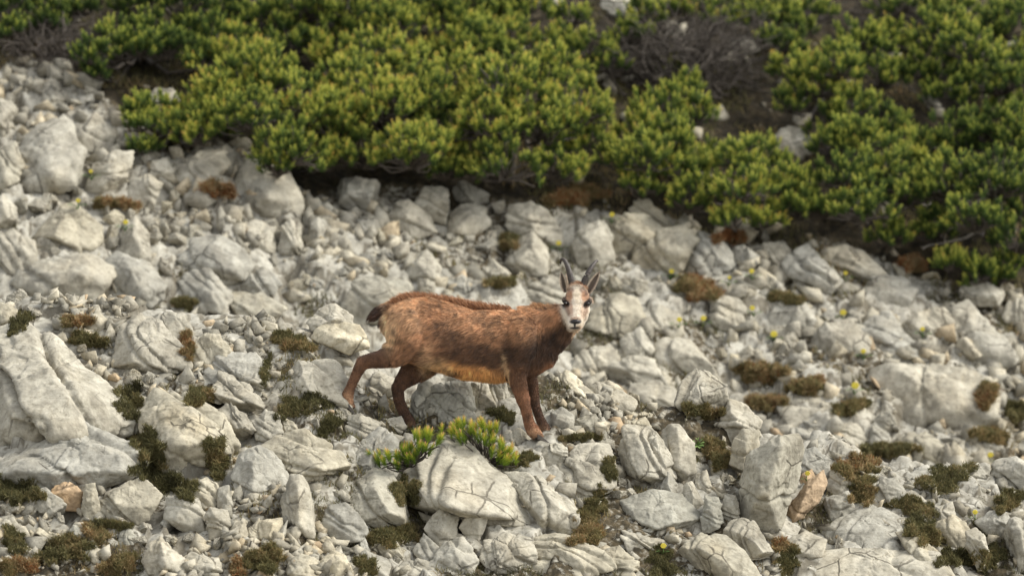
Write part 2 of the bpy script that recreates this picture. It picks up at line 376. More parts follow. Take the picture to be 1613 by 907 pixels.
def traced_rock(near, outline, inner, label, mat=None, group=None, lean=None, bulge=1.0, name='boulder', back=0.0):
    """a rock whose silhouette was measured in the photo, given its own depth, front faces and back"""
    global nrock
    nrock += 1
    seed = 1000 + nrock; r = np.random.default_rng(seed)
    o2 = np.array(outline, float); o2 = o2.mean(0) + (o2 - o2.mean(0)) * ((1.06 if 'wedge-shaped' in label else 1.16) if near else 1.2); outline = o2.tolist()
    (occupied_n if near else occupied_f).append(o2)
    cx, cy = o2.mean(0); bot = o2[:, 1].max(); top = o2[:, 1].min()
    b = hit(cx, bot - 0.12 * (bot - top), near); Yb = b[1]
    Yb += back; s = K * Yb
    w = (o2[:, 0].max() - o2[:, 0].min()) * s; hh = (bot - top) * s
    size = math.sqrt(w * hh)
    if lean is None: lean = r.uniform(.35, .85)
    def pt(px, py, dep):
        Y = Yb + lean * (bot - py) * s - dep * size
        return P(px, py, Y)
    pts = [pt(x, y, r.uniform(-.05, .08)) for x, y in outline]
    if not inner:
        inner = []
        m = int(r.integers(2, 5))
        for k in range(m):
            a = r.uniform(0, 2 * math.pi); q = r.uniform(.1, .55)
            inner.append((cx + q * (o2[:, 0].max() - cx) * math.cos(a), cy + q * (bot - cy) * math.sin(a) , r.uniform(.16, .42)))
    for x, y, d in inner: pts.append(pt(x, y, d * bulge))
    for x, y in outline:
        pts.append(pt(cx + (x - cx) * .75, cy + (y - cy) * .75 + 8 * 0, -r.uniform(.35, .6)))
    pts = np.array(pts); org = np.array([pts[:, 0].mean(), Yb + .1 * size, pts[:, 2].min()])
    lv = 6 if size > .30 else 5 if size > .08 else 4
    if not near: lv = min(lv, 5)
    v, f = shape_rock(pts - org, lv, seed, .2 if 'wedge-shaped' in label else .42 if any(k in label for k in ('smooth', 'wedge', 'oval', 'slab', 'cube', 'block with', 'clam')) else .64, 2.0 if 'wedge-shaped' in label else 1.0)
    me = mesh_np(name, v, f)
    o = ob(name, me, mat or (M_warm if (r.random() < .14 and 'wedge' not in label) else M_rock), None, org)
    tag(o, label, 'rock' if name != 'boulder' else 'boulder', group or ('rocks on the near rib' if near else 'rocks on the slope behind'))
    return o
W, O_, B_, H_ = M_warm, M_orange, M_blue, M_white
NEAR = [
 ([(-25,545),(5,528),(45,520),(80,524),(120,560),(165,602),(212,655),(208,675),(150,695),(60,700),(-25,725)], [(36,566,.22),(125,622,.42),(70,600,.34),(110,690,.36),(10,660,.42)], 'huge grey outcrop with forked black cracks at the left edge of the picture', None, .9),
 ([(-25,760),(20,722),(60,702),(95,675),(130,672),(195,698),(222,720),(216,748),(150,775),(60,772)], [(125,684,.22),(85,722,.5),(165,722,.46),(200,745,.3)], 'broad rounded boulder with vertical grooves in front of the huge left outcrop', None, .7),
 ([(-20,466),(14,466),(26,486),(24,512),(6,524),(-20,520)], None, 'dark mossy block topmost at the left edge of the near rib', W, None),
 ([(182,572),(196,520),(218,500),(250,504),(282,542),(303,580),(240,585)], [(215,515,.2),(235,545,.34),(210,570,.3)], 'rounded grey boulder with one fine crack on the gravelly left crest', None, .6),
 ([(298,535),(318,522),(345,525),(366,550),(352,594),(302,578)], [(312,545,.3),(345,560,.3)], 'block scored by steep parallel grooves on the left crest', W, .5),
 ([(225,498),(262,492),(296,496),(304,530),(280,546),(250,512)], None, 'flat-topped slab leaning behind the rounded boulder on the left crest', None, .5),
 ([(310,600),(345,562),(400,560),(430,600),(441,636),(400,632),(330,622)], [(360,580,.2),(400,600,.28)], 'wide pale slab below the grooved block', None, 1.0),
 ([(430,605),(438,585),(470,570),(530,568),(552,590),(548,640),(500,632),(455,620)], [(470,585,.3),(520,590,.25),(510,620,.35)], 'large pitted slab just left of the lifted hind hoof', None, .8),
 ([(478,512),(500,486),(528,478),(556,498),(566,520),(520,532),(488,526)], None, 'peaked pale rock on the skyline of the rib behind the rump', None, .5),
 ([(484,520),(520,508),(562,514),(582,548),(540,560),(500,556)], None, 'smooth whitish slab under the skyline peak behind the rump', H_, .8),
 ([(226,652),(248,618),(298,622),(350,655),(371,700),(368,722),(320,738),(262,740),(238,700)], [(262,640,.22),(300,660,.44),(275,700,.5),(340,700,.4)], 'folded pale boulder with a yellow stain between two moss patches', W, .75),
 ([(336,640),(362,632),(385,650),(405,682),(404,702),(376,704),(350,664)], None, 'knobbly narrow rock beside the folded boulder', None, .8),
 ([(300,606),(345,588),(396,602),(412,636),(405,664),(370,648),(322,624)], [(352,606,.22),(372,632,.4),(398,640,.4)], 'pale ledge with a shaded overhanging lower face', None, .9),
 ([(400,664),(418,644),(440,652),(447,680),(425,698),(404,692)], None, 'rounded lump with a white blotch below the shaded ledge', None, .6),
 ([(440,654),(462,662),(476,684),(456,694),(444,680)], None, 'small hollowed rock at the right of the white-blotched lump', W, .6),
 ([(371,752),(380,724),(409,702),(430,714),(452,752),(447,788),(410,800),(372,786)], [(400,730,.26),(420,770,.32),(390,775,.24)], 'smooth oval boulder standing on end left of centre', None, .6),
 ([(415,706),(440,686),(480,680),(522,702),(547,735),(536,765),(505,778),(458,768),(440,735)], [(470,700,.24),(500,735,.4),(465,750,.3)], 'big smooth sloping boulder right of the oval one', None, .8),
 ([(443,792),(458,752),(472,748),(498,788),(500,838),(472,852),(450,832)], [(468,770,.35),(472,830,.35)], 'upright split slab like a clam shell', None, .35),
 ([(542,738),(558,702),(598,672),(630,692),(634,742),(604,788),(562,782)], [(590,700,.26),(600,745,.36)], 'pale rock under the left clump of young pine', None, .8),
 ([(545,800),(560,762),(590,745),(615,755),(650,806),(645,828),(595,832),(560,824)], [(590,770,.35),(615,810,.32)], 'pitted rock with rusty blotches left of the central wedge', W, .8),
 ([(545,668),(550,655),(566,652),(594,668),(600,690),(575,704),(552,696)], [(572,672,.30)], 'small angular block directly under the lifted hind hoof', None, .4),
 ([(624,748),(655,716),(700,686),(716,682),(736,690),(762,716),(800,750),(832,795),(844,832),(800,838),(740,826),(650,796)], [(710,690,.04),(700,720,.22),(705,800,.62),(800,815,.34),(655,770,.30)], 'big wedge-shaped grey boulder in the centre between the two pine clumps', None, .75),
 ([(800,748),(826,735),(852,748),(890,782),(925,826),(900,840),(850,832),(826,780)], [(838,752,.15),(868,790,.38),(850,815,.3)], 'second wedge with a dark left face, leaning beside the central wedge', None, .8),
 ([(848,748),(866,724),(905,706),(956,700),(965,735),(963,772),(915,790),(880,768)], [(900,722,.16),(945,720,.2),(930,765,.24)], 'smooth flat slab right below the front hooves', None, .9),
 ([(846,716),(856,702),(875,698),(897,700),(906,714),(884,734),(850,736)], [(868,708,.3),(888,712,.3)], 'cracked little block the front hooves stand on', None, .5),
 ([(966,694),(985,674),(1035,676),(1046,696),(1062,725),(1060,754),(1000,760),(984,740)], [(992,694,.24),(1034,694,.34),(1010,745,.42),(1045,745,.4)], 'cube-like block with a flat front right of the front hooves', None, .3),
 ([(1036,690),(1048,672),(1070,672),(1092,700),(1094,742),(1064,764),(1050,745)], [(1060,690,.3),(1068,745,.32)], 'finely ribbed block behind the cube-like one', None, .3),
 ([(1066,640),(1082,602),(1100,584),(1116,588),(1140,610),(1144,650),(1126,684),(1084,668)], [(1098,602,.2),(1112,640,.44),(1090,650,.34)], 'blunt pale peak on the crest right of the animal', None, .5),
 ([(1130,668),(1148,626),(1175,636),(1202,664),(1186,700),(1140,700)], [(1152,650,.3),(1170,670,.35)], 'dull grey hump right below the blunt peak', None, .5),
 ([(1186,700),(1195,672),(1222,662),(1252,690),(1264,712),(1248,780),(1226,842),(1202,850),(1172,834),(1166,770)], [(1196,690,.3),(1196,800,.42),(1232,700,.34),(1225,790,.36)], 'tallest upright ribbed slab on the right half of the rib', W, .12),
 ([(1148,742),(1156,700),(1170,672),(1196,680),(1188,730),(1168,780),(1154,770)], [(1176,690,.3)], 'dark-faced slab propped against the left of the tallest upright slab', None, .3),
 ([(1230,832),(1242,796),(1272,758),(1296,742),(1302,764),(1292,790),(1262,812),(1238,836)], [(1270,775,.35),(1250,815,.3)], 'bone-shaped rock with an orange tint wedged below the tallest slab', O_, .3),
 ([(1254,712),(1284,706),(1306,726),(1304,752),(1272,766),(1256,745)], None, 'rounded grey rock behind the bone-shaped one', None, .6),
 ([(1262,772),(1262,748),(1278,740),(1286,756),(1276,776)], None, 'little amber-coloured stone with a yellow flower on top', O_, .3),
 ([(1304,768),(1310,736),(1334,738),(1345,762),(1322,780)], None, 'grey cube at the foot of the grassy bank', None, .4),
 ([(1288,830),(1300,784),(1336,774),(1354,798),(1330,818)], [(1320,790,.3)], 'pale pointed rock beside the bone-shaped one', None, .5),
 ([(1298,838),(1340,806),(1366,796),(1396,806),(1418,834),(1424,866),(1385,874),(1335,864)], [(1330,832,.2),(1380,825,.25),(1395,860,.25)], 'upper half of the great cracked slab at lower right', None, 1.0),
 ([(1262,900),(1290,872),(1340,866),(1430,868),(1475,872),(1504,912),(1480,940),(1270,940)], [(1330,885,.12),(1440,885,.16)], 'lower half of the great cracked slab at the bottom edge', None, 1.0),
 ([(1228,856),(1268,836),(1300,850),(1294,886),(1258,896),(1240,876)], None, 'stepped slab left of the great cracked slab', None, .8),
 ([(1415,842),(1440,838),(1478,870),(1508,912),(1490,930),(1440,880)], None, 'right shoulder of the great cracked slab', None, .8),
 ([(1368,774),(1392,752),(1414,758),(1424,775),(1404,794),(1376,788)], None, 'rough rounded rock by itself on the grassy right bank', None, .5),
 ([(1412,788),(1436,773),(1460,776),(1462,792),(1430,800)], None, 'low flat-topped rock just right of the rough rounded one', None, .8),
 ([(1464,812),(1474,798),(1500,790),(1505,814),(1482,826)], None, 'squarish grey rock in the middle of the right bank', None, .5),
 ([(1468,830),(1500,812),(1522,824),(1532,850),(1512,868),(1486,850)], None, 'smooth leaning block below the squarish one on the right bank', None, .5),
 ([(1520,838),(1538,832),(1552,845),(1562,880),(1560,915),(1538,900),(1524,868)], None, 'tall narrow rock standing near the lower right corner', None, .3),
 ([(1538,822),(1560,806),(1582,806),(1592,836),(1568,852)], None, 'grey sloping rock at the right bank near the picture edge', None, .6),
 ([(1578,842),(1594,818),(1640,830),(1640,905),(1600,905),(1582,872)], None, 'dark smooth boulder cut by the right edge of the picture', None, .4),
 ([(1556,748),(1572,728),(1600,722),(1640,740),(1640,780),(1590,770)], None, 'wrinkled boulder on the crest at the right edge', None, .5),
 ([(1500,745),(1530,725),(1556,732),(1560,752),(1520,758)], None, 'low wrinkled rock on the crest behind the dark moss', None, .7),
 ([(671,832),(682,810),(700,797),(722,815),(717,850),(690,862)], [(705,812,.2),(695,835,.36)], 'angular block with a lit top edge below the central wedge', None, .4),
 ([(724,830),(742,805),(768,792),(773,804),(764,832),(752,856),(738,856)], [(758,812,.24)], 'leaf-shaped upright stone leaning on the foot of the central wedge', None, .2),
 ([(652,868),(668,842),(690,862),(697,882),(672,892)], None, 'grey wedge tucked under the angular block with the lit edge', None, .5),
 ([(676,892),(700,856),(728,850),(752,882),(752,905),(700,912)], [(715,868,.3)], 'dome-shaped boulder at the bottom edge below the leaf-shaped stone', None, .6),
 ([(578,864),(598,838),(618,848),(636,874),(612,884),(584,878)], None, 'warm-stained triangular rock near the bottom left of centre', W, .6),
 ([(545,905),(552,884),(575,866),(612,882),(618,915),(570,925)], None, 'sloping slab below the warm-stained triangular rock', None, .7),
 ([(622,900),(636,882),(662,874),(682,895),(676,915),(635,920)], None, 'low rounded rock between dome and sloping slab at the bottom edge', None, .7),
 ([(752,880),(762,850),(800,842),(832,850),(852,872),(825,905),(775,905)], [(800,860,.26),(790,885,.3)], 'fissured pale boulder on the bottom edge right of the dome', None, .7),
 ([(832,856),(860,834),(896,846),(950,872),(965,895),(905,915),(840,910)], [(880,862,.25),(900,890,.3)], 'long folded ledge at the bottom edge below the second wedge', W, .9),
 ([(925,892),(948,862),(976,857),(1006,882),(1016,912),(950,920)], [(965,872,.25)], 'tawny blunt rock at the bottom edge right of the folded ledge', W, .7),
 ([(958,826),(984,792),(1030,775),(1070,782),(1092,806),(1112,842),(1092,856),(1035,852),(980,840)], [(1010,800,.2),(1060,805,.22),(1060,845,.26)], 'wide blue-grey slab crossed by thin lines right of the moss hollow', B_, .95),
 ([(950,850),(985,836),(1040,850),(1066,872),(1020,878),(975,872)], None, 'low tongue of rock below the wide blue-grey slab', None, 1.0),
 ([(1056,892),(1078,856),(1104,842),(1140,848),(1168,872),(1194,915),(1130,925),(1065,925)], [(1105,865,.3),(1140,890,.35)], 'massive rounded boulder at the bottom edge below the tallest slab', None, .7),
 ([(1136,850),(1148,826),(1164,819),(1188,826),(1214,868),(1218,892),(1190,905),(1164,880)], [(1165,840,.2),(1190,870,.3)], 'pale tilted slab left of the moss hollow near the bottom edge', None, .6),
 ([(1040,768),(1052,744),(1068,762),(1062,785),(1046,782)], None, 'thumb-sized upright chip under the cube-like block', None, .3),
 ([(1072,790),(1080,752),(1092,760),(1110,795),(1104,812),(1084,808)], None, 'narrow pinnacle among the chips right of the cube-like block', None, .25),
 ([(1092,775),(1096,742),(1112,744),(1122,775),(1112,790)], None, 'pale rectangular stone behind the narrow pinnacle', None, .25),
 ([(1104,815),(1112,780),(1132,786),(1142,830),(1128,846),(1110,838)], None, 'tall grey stone left of the rubble chute', B_, .25),
 ([(1136,810),(1144,780),(1158,782),(1166,820),(1152,830)], None, 'shattered upright stone in the rubble chute', None, .3),
 ([(-20,850),(0,822),(22,816),(38,842),(26,852)], None, 'small grey rock at the left edge above the mossy mat', None, .6),
 ([(44,796),(52,772),(72,768),(100,788),(108,812),(80,816)], None, 'greenish-grey slab beneath the broad rounded boulder', None, .6),
 ([(76,784),(84,762),(108,760),(127,776),(124,804),(100,800)], [(98,770,.3)], 'stone with a peach-coloured top under the broad rounded boulder', O_, .3),
 ([(128,800),(134,765),(150,762),(158,800),(150,820),(134,818)], None, 'narrow ribbed stone below the broad boulder', W, .25),
 ([(150,812),(162,786),(200,766),(226,757),(250,776),(258,800),(215,822),(170,826)], [(200,785,.3),(235,785,.25)], 'broken jagged ledge left of the cracked block', W, .6),
 ([(262,816),(266,786),(285,776),(312,786),(328,806),(322,836),(292,834)], [(290,795,.3),(285,820,.32)], 'block with a Y-shaped crack near the lower left', None, .4),
 ([(324,812),(332,802),(356,806),(361,828),(354,850),(330,848)], None, 'upright grey block right of the one with the Y-shaped crack', None, .3),
 ([(298,782),(300,760),(318,750),(340,764),(342,796),(320,800)], None, 'two-toned block above the one with the Y-shaped crack', W, .4),
 ([(342,800),(345,770),(360,766),(366,795),(356,806)], None, 'slim stone wedged right of the two-toned block', None, .3),
 ([(56,838),(62,830),(86,844),(112,860),(76,864)], None, 'thin pale shard lying on moss at lower left', H_, .6),
 ([(222,884),(238,852),(252,840),(266,856),(290,880),(298,912),(240,915)], [(255,858,.25),(262,890,.35)], 'ragged three-pointed rock near the bottom left', None, .4),
 ([(184,860),(190,838),(202,828),(216,846),(212,862)], None, 'small blue-grey pointed stone beside the tan grass', B_, .4),
 ([(110,838),(118,824),(132,838),(130,862),(112,858)], None, 'smooth slate-like stone left of the tan grass dome', B_, .5),
 ([(276,892),(300,868),(345,878),(356,900),(310,912)], None, 'low slanting rock right of the ragged three-pointed one', None, .8),
 ([(404,848),(410,820),(444,816),(448,846),(430,858)], [(430,822,.3),(425,845,.35)], 'almost square bright block below the oval boulder', H_, .3),
 ([(368,852),(370,826),(384,820),(392,850),(380,858)], None, 'short post-like stone left of the square bright block', None, .3),
 ([(388,846),(392,832),(408,818),(410,846),(398,856)], None, 'yellowish stone squeezed beside the square bright block', W, .3),
 ([(512,830),(514,796),(545,792),(562,806),(580,835),(562,856),(530,850)], [(535,810,.3)], 'flat-faced grey block right of the clam-shell slab', None, .5),
 ([(450,905),(458,882),(474,873),(512,884),(506,912),(465,915)], None, 'weathered lump at the bottom edge below the clam-shell slab', W, .6),
 ([(505,885),(524,868),(545,876),(560,912),(530,920)], None, 'bright ridged rock at the bottom edge left of the sloping slab', H_, .5),
 ([(560,872),(564,846),(578,842),(584,868),(572,876)], None, 'small ragged stone left of the warm-stained triangle', None, .4),
 ([(452,820),(448,852),(430,866),(424,858)], None, 'sliver at the foot of the clam-shell slab', None, .4),
 ([(672,640),(678,604),(705,598),(740,604),(750,640),(746,682),(705,694),(682,684)], [(700,620,.2),(735,625,.2),(705,670,.28)], 'blue-grey block in the shade under the belly', B_, .1),
 ([(738,648),(742,604),(768,604),(782,640),(788,668),(762,676)], [(765,620,.2)], 'pale ribbed block right of the shaded one under the belly', None, .15),
 ([(772,640),(776,600),(796,600),(806,640),(800,664),(786,664)], None, 'light column of rock behind the front legs', None, .15),
 ([(644,650),(648,622),(668,600),(680,606),(680,660),(668,690),(652,684)], None, 'grey upright rock between the hind legs', B_, .15),
 ([(566,640),(572,600),(600,582),(626,600),(634,630),(620,652),(585,650)], [(600,605,.2)], 'pale cracked rock behind the hind legs', None, .5),
 ([(598,676),(602,660),(632,655),(640,672),(628,684)], None, 'dull little block on the ground between the hind hooves', None, .4),
 ([(862,616),(872,596),(892,584),(912,596),(932,620),(925,634),(885,632)], [(892,600,.2)], 'sharp-edged pale rock under the chest on the crest', H_, .5),
 ([(912,640),(918,618),(942,602),(970,612),(1004,632),(1008,646),(960,650)], [(945,620,.2)], 'low grey twin-humped rock on the crest right of the chest', None, .7),
 ([(866,686),(870,652),(888,644),(902,656),(898,688)], None, 'dark fluted block right behind the far front leg', None, .2),
 ([(904,690),(906,662),(936,654),(946,668),(944,694)], None, 'shattered brownish rock two blocks right of the front legs', W, .3),
 ([(984,682),(988,664),(1015,658),(1024,672),(1018,684)], None, 'flat pale rock on top behind the cube-like block', H_, .6),
 ([(786,702),(796,680),(820,672),(838,690),(830,714),(806,716)], [(815,688,.3)], 'pale triangular rock left of the front hoof behind the right pine clump', None, .4),
 ([(940,700),(950,690),(966,694),(968,708),(950,710)], None, 'small stone between the hoof block and the cube-like block', None, .4),
 ([(630,700),(640,684),(660,690),(668,710),(650,722)], None, 'rock just under the planted hind hoof', None, .4),
]
FAR = [
 ([(52,378),(95,322),(118,316),(158,352),(160,382),(122,402),(66,384)], [(105,335,.2),(90,370,.4),(135,375,.4)], 'pyramid-shaped boulder alone on the left of the slope behind', .5),
 ([(-20,320),(4,310),(22,330),(24,368),(-20,375)], None, 'tall rock cut by the left edge above the pale slab', .5),
 ([(-20,380),(20,362),(52,380),(68,408),(58,428),(-20,432)], None, 'pale slab at the left edge beside the pyramid-shaped boulder', .7),
 ([(24,446),(38,428),(75,412),(130,405),(170,420),(184,455),(150,482),(80,480)], [(70,430,.3),(130,430,.4),(60,465,.3)], 'long boulder with a dark left face behind the left crest', .5),
 ([(166,420),(195,398),(230,418),(258,450),(240,492),(185,486)], [(205,425,.3),(225,460,.35)], 'domed boulder right of the long dark-faced one', .5),
 ([(188,400),(195,362),(214,344),(234,370),(236,410),(210,424)], None, 'heap-like upright rock right of the pyramid-shaped boulder', .5),
 ([(284,412),(310,380),(345,376),(380,395),(392,420),(380,440),(345,448),(305,432)], [(335,395,.3),(360,425,.35)], 'large rounded boulder in the middle of the left background', .5),
 ([(286,446),(300,428),(330,428),(362,465),(350,498),(305,488)], None, 'smooth sloping rock below the large rounded background boulder', .7),
 ([(350,482),(368,464),(410,462),(448,486),(430,505),(360,505)], None, 'low pale slab just behind the crest gravel', .8),
 ([(362,318),(378,275),(402,240),(425,236),(452,268),(476,312),(470,336),(420,352),(380,338)], [(410,260,.2),(420,310,.42)], 'tall tapering grey boulder at the foot of the pines left of centre', .6),
 ([(270,300),(282,262),(315,240),(352,236),(362,258),(340,288),(300,304)], None, 'blue-grey slab tucked beneath the low pine branch', .7),
 ([(498,308),(520,290),(560,282),(606,290),(602,318),(572,342),(530,328)], [(540,305,.35),(585,310,.3)], 'overhanging tawny boulder with a shaded underside below the pines', .3),
 ([(488,342),(498,326),(516,318),(534,332),(556,354),(520,356)], None, 'white curved rock propping the overhanging tawny boulder', .5),
 ([(356,388),(368,360),(405,350),(432,358),(428,394),(385,400)], None, 'wide flat pale rock below the tall tapering boulder', .9),
 ([(434,400),(444,360),(456,344),(472,356),(478,390),(458,408)], None, 'narrow pointed rock left of the rubble field', .4),
 ([(484,390),(488,352),(500,340),(516,350),(518,382),(500,398)], None, 'bright upright rock at the left end of the rubble field', .4),
 ([(608,356),(628,322),(648,322),(674,346),(682,364),(650,380),(622,372)], [(640,340,.3)], 'pale blocky boulder in the top middle of the rubble field', .5),
 ([(644,308),(664,296),(702,298),(722,320),(698,350),(672,342),(652,328)], None, 'pointed-down boulder below the middle of the pines', .2),
 ([(700,300),(735,288),(768,306),(770,322),(730,326),(712,320)], None, 'flat-topped boulder right under the middle of the pines', .6),
 ([(690,372),(712,340),(734,322),(764,332),(768,354),(735,378)], None, 'tilted wedge rock above the back of the animal', .6),
 ([(792,350),(806,326),(838,320),(866,338),(882,362),(874,386),(838,380),(810,368)], [(835,345,.35),(850,370,.3)], 'dark grey boulder with a pale sloping top left of the head', .3),
 ([(884,404),(905,378),(922,358),(946,352),(958,376),(962,408),(930,424),(895,420)], [(925,385,.35)], 'smooth triangular boulder right above the horns', .5),
 ([(952,384),(966,350),(985,334),(1020,340),(1046,362),(1044,396),(1000,406),(968,398)], [(985,355,.35),(1015,375,.4)], 'bulky boulder forming the left of the skyline group', .4),
 ([(990,330),(1006,306),(1022,316),(1042,338),(1062,360),(1020,362),(996,350)], [(1010,325,.3)], 'sharp white tooth of rock highest in the skyline group', .4),
 ([(998,420),(1008,388),(1040,368),(1075,360),(1100,392),(1094,428),(1050,440),(1015,436)], [(1040,390,.4),(1075,400,.4)], 'rounded grey boulder at the centre of the skyline group', .5),
 ([(1072,412),(1084,378),(1106,368),(1136,384),(1168,428),(1130,440),(1085,438)], [(1105,395,.38)], 'slanting boulder at the right of the skyline group', .5),
 ([(1148,408),(1156,388),(1172,384),(1192,404),(1202,430),(1172,436)], None, 'pale upright rock right of the skyline group', .4),
 ([(1196,404),(1206,384),(1236,380),(1248,400),(1230,424),(1206,420)], None, 'rounded pale knob below the brown grass strip', .5),
 ([(1236,424),(1250,396),(1274,386),(1308,428),(1342,462),(1310,480),(1260,462)], [(1275,410,.3),(1300,450,.3)], 'long sloping pale outcrop in the right background', .8),
 ([(1296,412),(1306,394),(1334,388),(1360,400),(1392,432),(1370,444),(1330,440)], [(1330,400,.25),(1350,425,.3)], 'smooth hump at the upper edge of the rocks next to the dark pines', .6),
 ([(1360,462),(1376,438),(1420,440),(1448,460),(1438,488),(1385,488)], None, 'broad slab below the smooth hump', .9),
 ([(1200,526),(1216,486),(1244,460),(1270,474),(1288,502),(1270,524),(1235,518)], [(1245,475,.2),(1240,505,.4)], 'bright boulder with a white underside edge above a flower', .4),
 ([(1090,508),(1100,476),(1130,466),(1160,474),(1180,498),(1166,520),(1120,518)], [(1130,485,.35)], 'furrowed grey boulder right of the head level with the eyes', .5),
 ([(1034,580),(1036,544),(1052,534),(1092,538),(1125,562),(1148,584),(1138,606),(1095,612),(1050,600)], [(1060,550,.2),(1100,560,.22),(1120,595,.2)], 'big smooth slanting slab right of the neck', .8),
 ([(1266,556),(1280,524),(1300,508),(1340,504),(1370,536),(1366,562),(1310,566)], [(1310,525,.3)], 'grey boulder with a fissure left of its neighbour in the right background', .6),
 ([(1352,522),(1376,500),(1402,496),(1424,520),(1466,570),(1440,580),(1390,566)], [(1400,530,.25)], 'long furrowed slab running down to the right', .8),
 ([(1418,532),(1426,506),(1448,490),(1482,488),(1504,518),(1480,548),(1440,544)], None, 'grey rounded rock with a flower in front of it', .5),
 ([(1486,520),(1500,488),(1524,476),(1560,510),(1606,562),(1566,586),(1510,560)], [(1530,510,.25),(1560,550,.25)], 'steep ribbed outcrop on the right of the slope behind', .8),
 ([(1508,470),(1516,450),(1542,438),(1582,458),(1572,482),(1530,484)], None, 'whitish rock right under the small young pines', .6),
 ([(1582,500),(1592,476),(1640,464),(1640,520),(1600,516)], None, 'blue-grey rock at the right edge under the pines', .5),
 ([(1362,598),(1372,580),(1410,570),(1470,570),(1532,582),(1560,612),(1584,662),(1540,678),(1440,672),(1400,644)], [(1410,590,.16),(1500,595,.2),(1450,650,.24),(1540,650,.2)], 'very large flat-faced boulder with two dark vertical cracks at the right', .6),
 ([(1206,662),(1232,636),(1265,620),(1300,624),(1324,644),(1292,672),(1235,672)], [(1270,635,.2)], 'smooth low slab amid brown grass in the right middle ground', 1.0),
 ([(1412,704),(1430,684),(1460,680),(1500,700),(1540,720),(1500,736),(1430,726)], None, 'low ribbed slab behind the green turf', 1.0),
 ([(1522,710),(1536,696),(1556,688),(1582,706),(1560,720)], None, 'small white-topped rock behind the right crest', .6),
 ([(1290,692),(1310,668),(1350,668),(1380,690),(1350,706),(1305,704)], None, 'tawny weathered slab behind the tallest upright slab', .9),
 ([(1236,710),(1226,690),(1252,674),(1290,688),(1300,716)], None, 'pale rubble slab just behind the crest right of the tallest slab', .9),
 ([(935,604),(960,578),(1000,562),(1030,566),(1036,590),(1000,612)], [(985,580,.25)], 'long shaded ledge just behind the crest right of the chest', .5),
 ([(985,636),(1000,606),(1035,600),(1068,616),(1076,648),(1020,652)], None, 'soft pale rock behind the low twin-humped one', .8),
 ([(1000,524),(1008,496),(1038,484),(1066,498),(1080,522),(1050,540),(1015,536)], None, 'grey boulder above the big smooth slanting slab', .5),
 ([(920,530),(930,492),(965,462),(1000,474),(1012,500),(985,530),(945,540)], [(965,485,.2)], 'sloping smooth rock immediately right of the muzzle', .7),
 ([(970,572),(980,534),(1008,518),(1028,550),(1020,574)], None, 'pale rounded rock between muzzle rock and slanting slab', .5),
 ([(902,590),(910,556),(935,545),(970,552),(975,580),(930,600)], None, 'light grey rock behind the chest', .6),
 ([(528,500),(536,466),(560,446),(600,436),(640,446),(652,470),(610,505),(565,510)], [(565,460,.2),(600,465,.3)], 'large smooth boulder behind the rump and tail', .5),
 ([(758,448),(762,424),(776,410),(802,432),(796,452)], None, 'small pointed rock right above the withers', .4),
 ([(818,476),(834,448),(866,436),(894,452),(886,482),(850,488)], None, 'soft blue-grey rock directly left of the ear', .6),
 ([(798,414),(806,380),(836,370),(860,392),(858,428),(822,436)], None, 'blocky rock under the dark grey boulder left of the head', .5),
 ([(382,452),(392,430),(418,424),(440,448),(420,472),(392,468)], None, 'light rounded rock in the left background rubble', .5),
 ([(18,290),(30,240),(62,204),(98,190),(128,236),(124,286),(70,304)], [(70,230,.2),(85,275,.35)], 'great sloping pale boulder high on the left', .7),
 ([(112,262),(116,216),(150,182),(186,200),(176,240),(140,266)], None, 'tilted pale rock high on the left beside the great sloping boulder', .6),
 ([(-20,190),(-15,150),(18,160),(40,184),(20,216),(-20,220)], None, 'rock cut by the left edge near the upper corner', .6),
 ([(130,310),(146,262),(176,238),(208,242),(212,276),(180,314)], None, 'pale block below the tip of the low pine branch', .6),
 ([(-20,300),(-10,240),(24,226),(40,262),(16,300)], None, 'shadowed grey rock at the left edge below the upper one', .5),
 ([(42,186),(56,142),(84,126),(106,150),(96,186)], None, 'dull rock under the scrub in the upper left', .6),
 ([(196,326),(206,284),(232,268),(254,290),(240,328)], None, 'steep light rock left of the blue-grey slab', .4),
 ([(232,290),(240,256),(262,250),(274,272),(262,298)], None, 'small light rock between the steep one and the blue-grey slab', .5),
 ([(560,362),(568,344),(590,344),(600,364),(582,378)], None, 'lumpy stone in the upper rubble field', .5),
 ([(640,436),(648,410),(672,396),(690,420),(688,446)], None, 'pale stone in the rubble just above the mane', .5),
 ([(700,470),(702,444),(730,434),(770,446),(776,472)], None, 'pale ledge partly hidden behind the middle of the back', .6),
 ([(846,20),(852,-8),(880,-12),(890,20)], None, 'white rock peeping out between pines at the top edge', .5),
 ([(940,22),(950,-2),(985,-6),(1000,18),(975,30)], None, 'pale rock high among the scrub at the top', .5),
 ([(1040,60),(1056,36),(1080,38),(1090,62),(1064,72)], None, 'pale rock above the bare brown bush', .5),
 ([(1134,88),(1150,62),(1180,56),(1196,80),(1172,92)], None, 'white rock right of the bare brown bush', .5),
 ([(1215,236),(1232,206),(1262,200),(1290,222),(1276,246),(1240,250)], None, 'warm pale stones in the gap between the right-hand pines', .7),
 ([(320,62),(330,48),(350,50),(352,66)], None, 'grey stone among the dark upper left scrub', .5),
 ([(60,112),(76,98),(102,104),(110,124),(84,132)], None, 'half-buried stone at the top of the left rocks', .6),
 ([(230,160),(244,138),(272,138),(286,160),(260,176)], None, 'whitish stones under the left pine branch', .6),
]
for ol, inn, lab, mt, ln in NEAR: traced_rock(True, ol, inn, lab, mt, None, ln, back=.12 if ('under the belly' in lab or 'hind legs' in lab or 'front legs' in lab and 'blocks' not in lab) else 0.0)
for ol, inn, lab, ln in FAR: traced_rock(False, ol, inn, lab, None, None, ln)

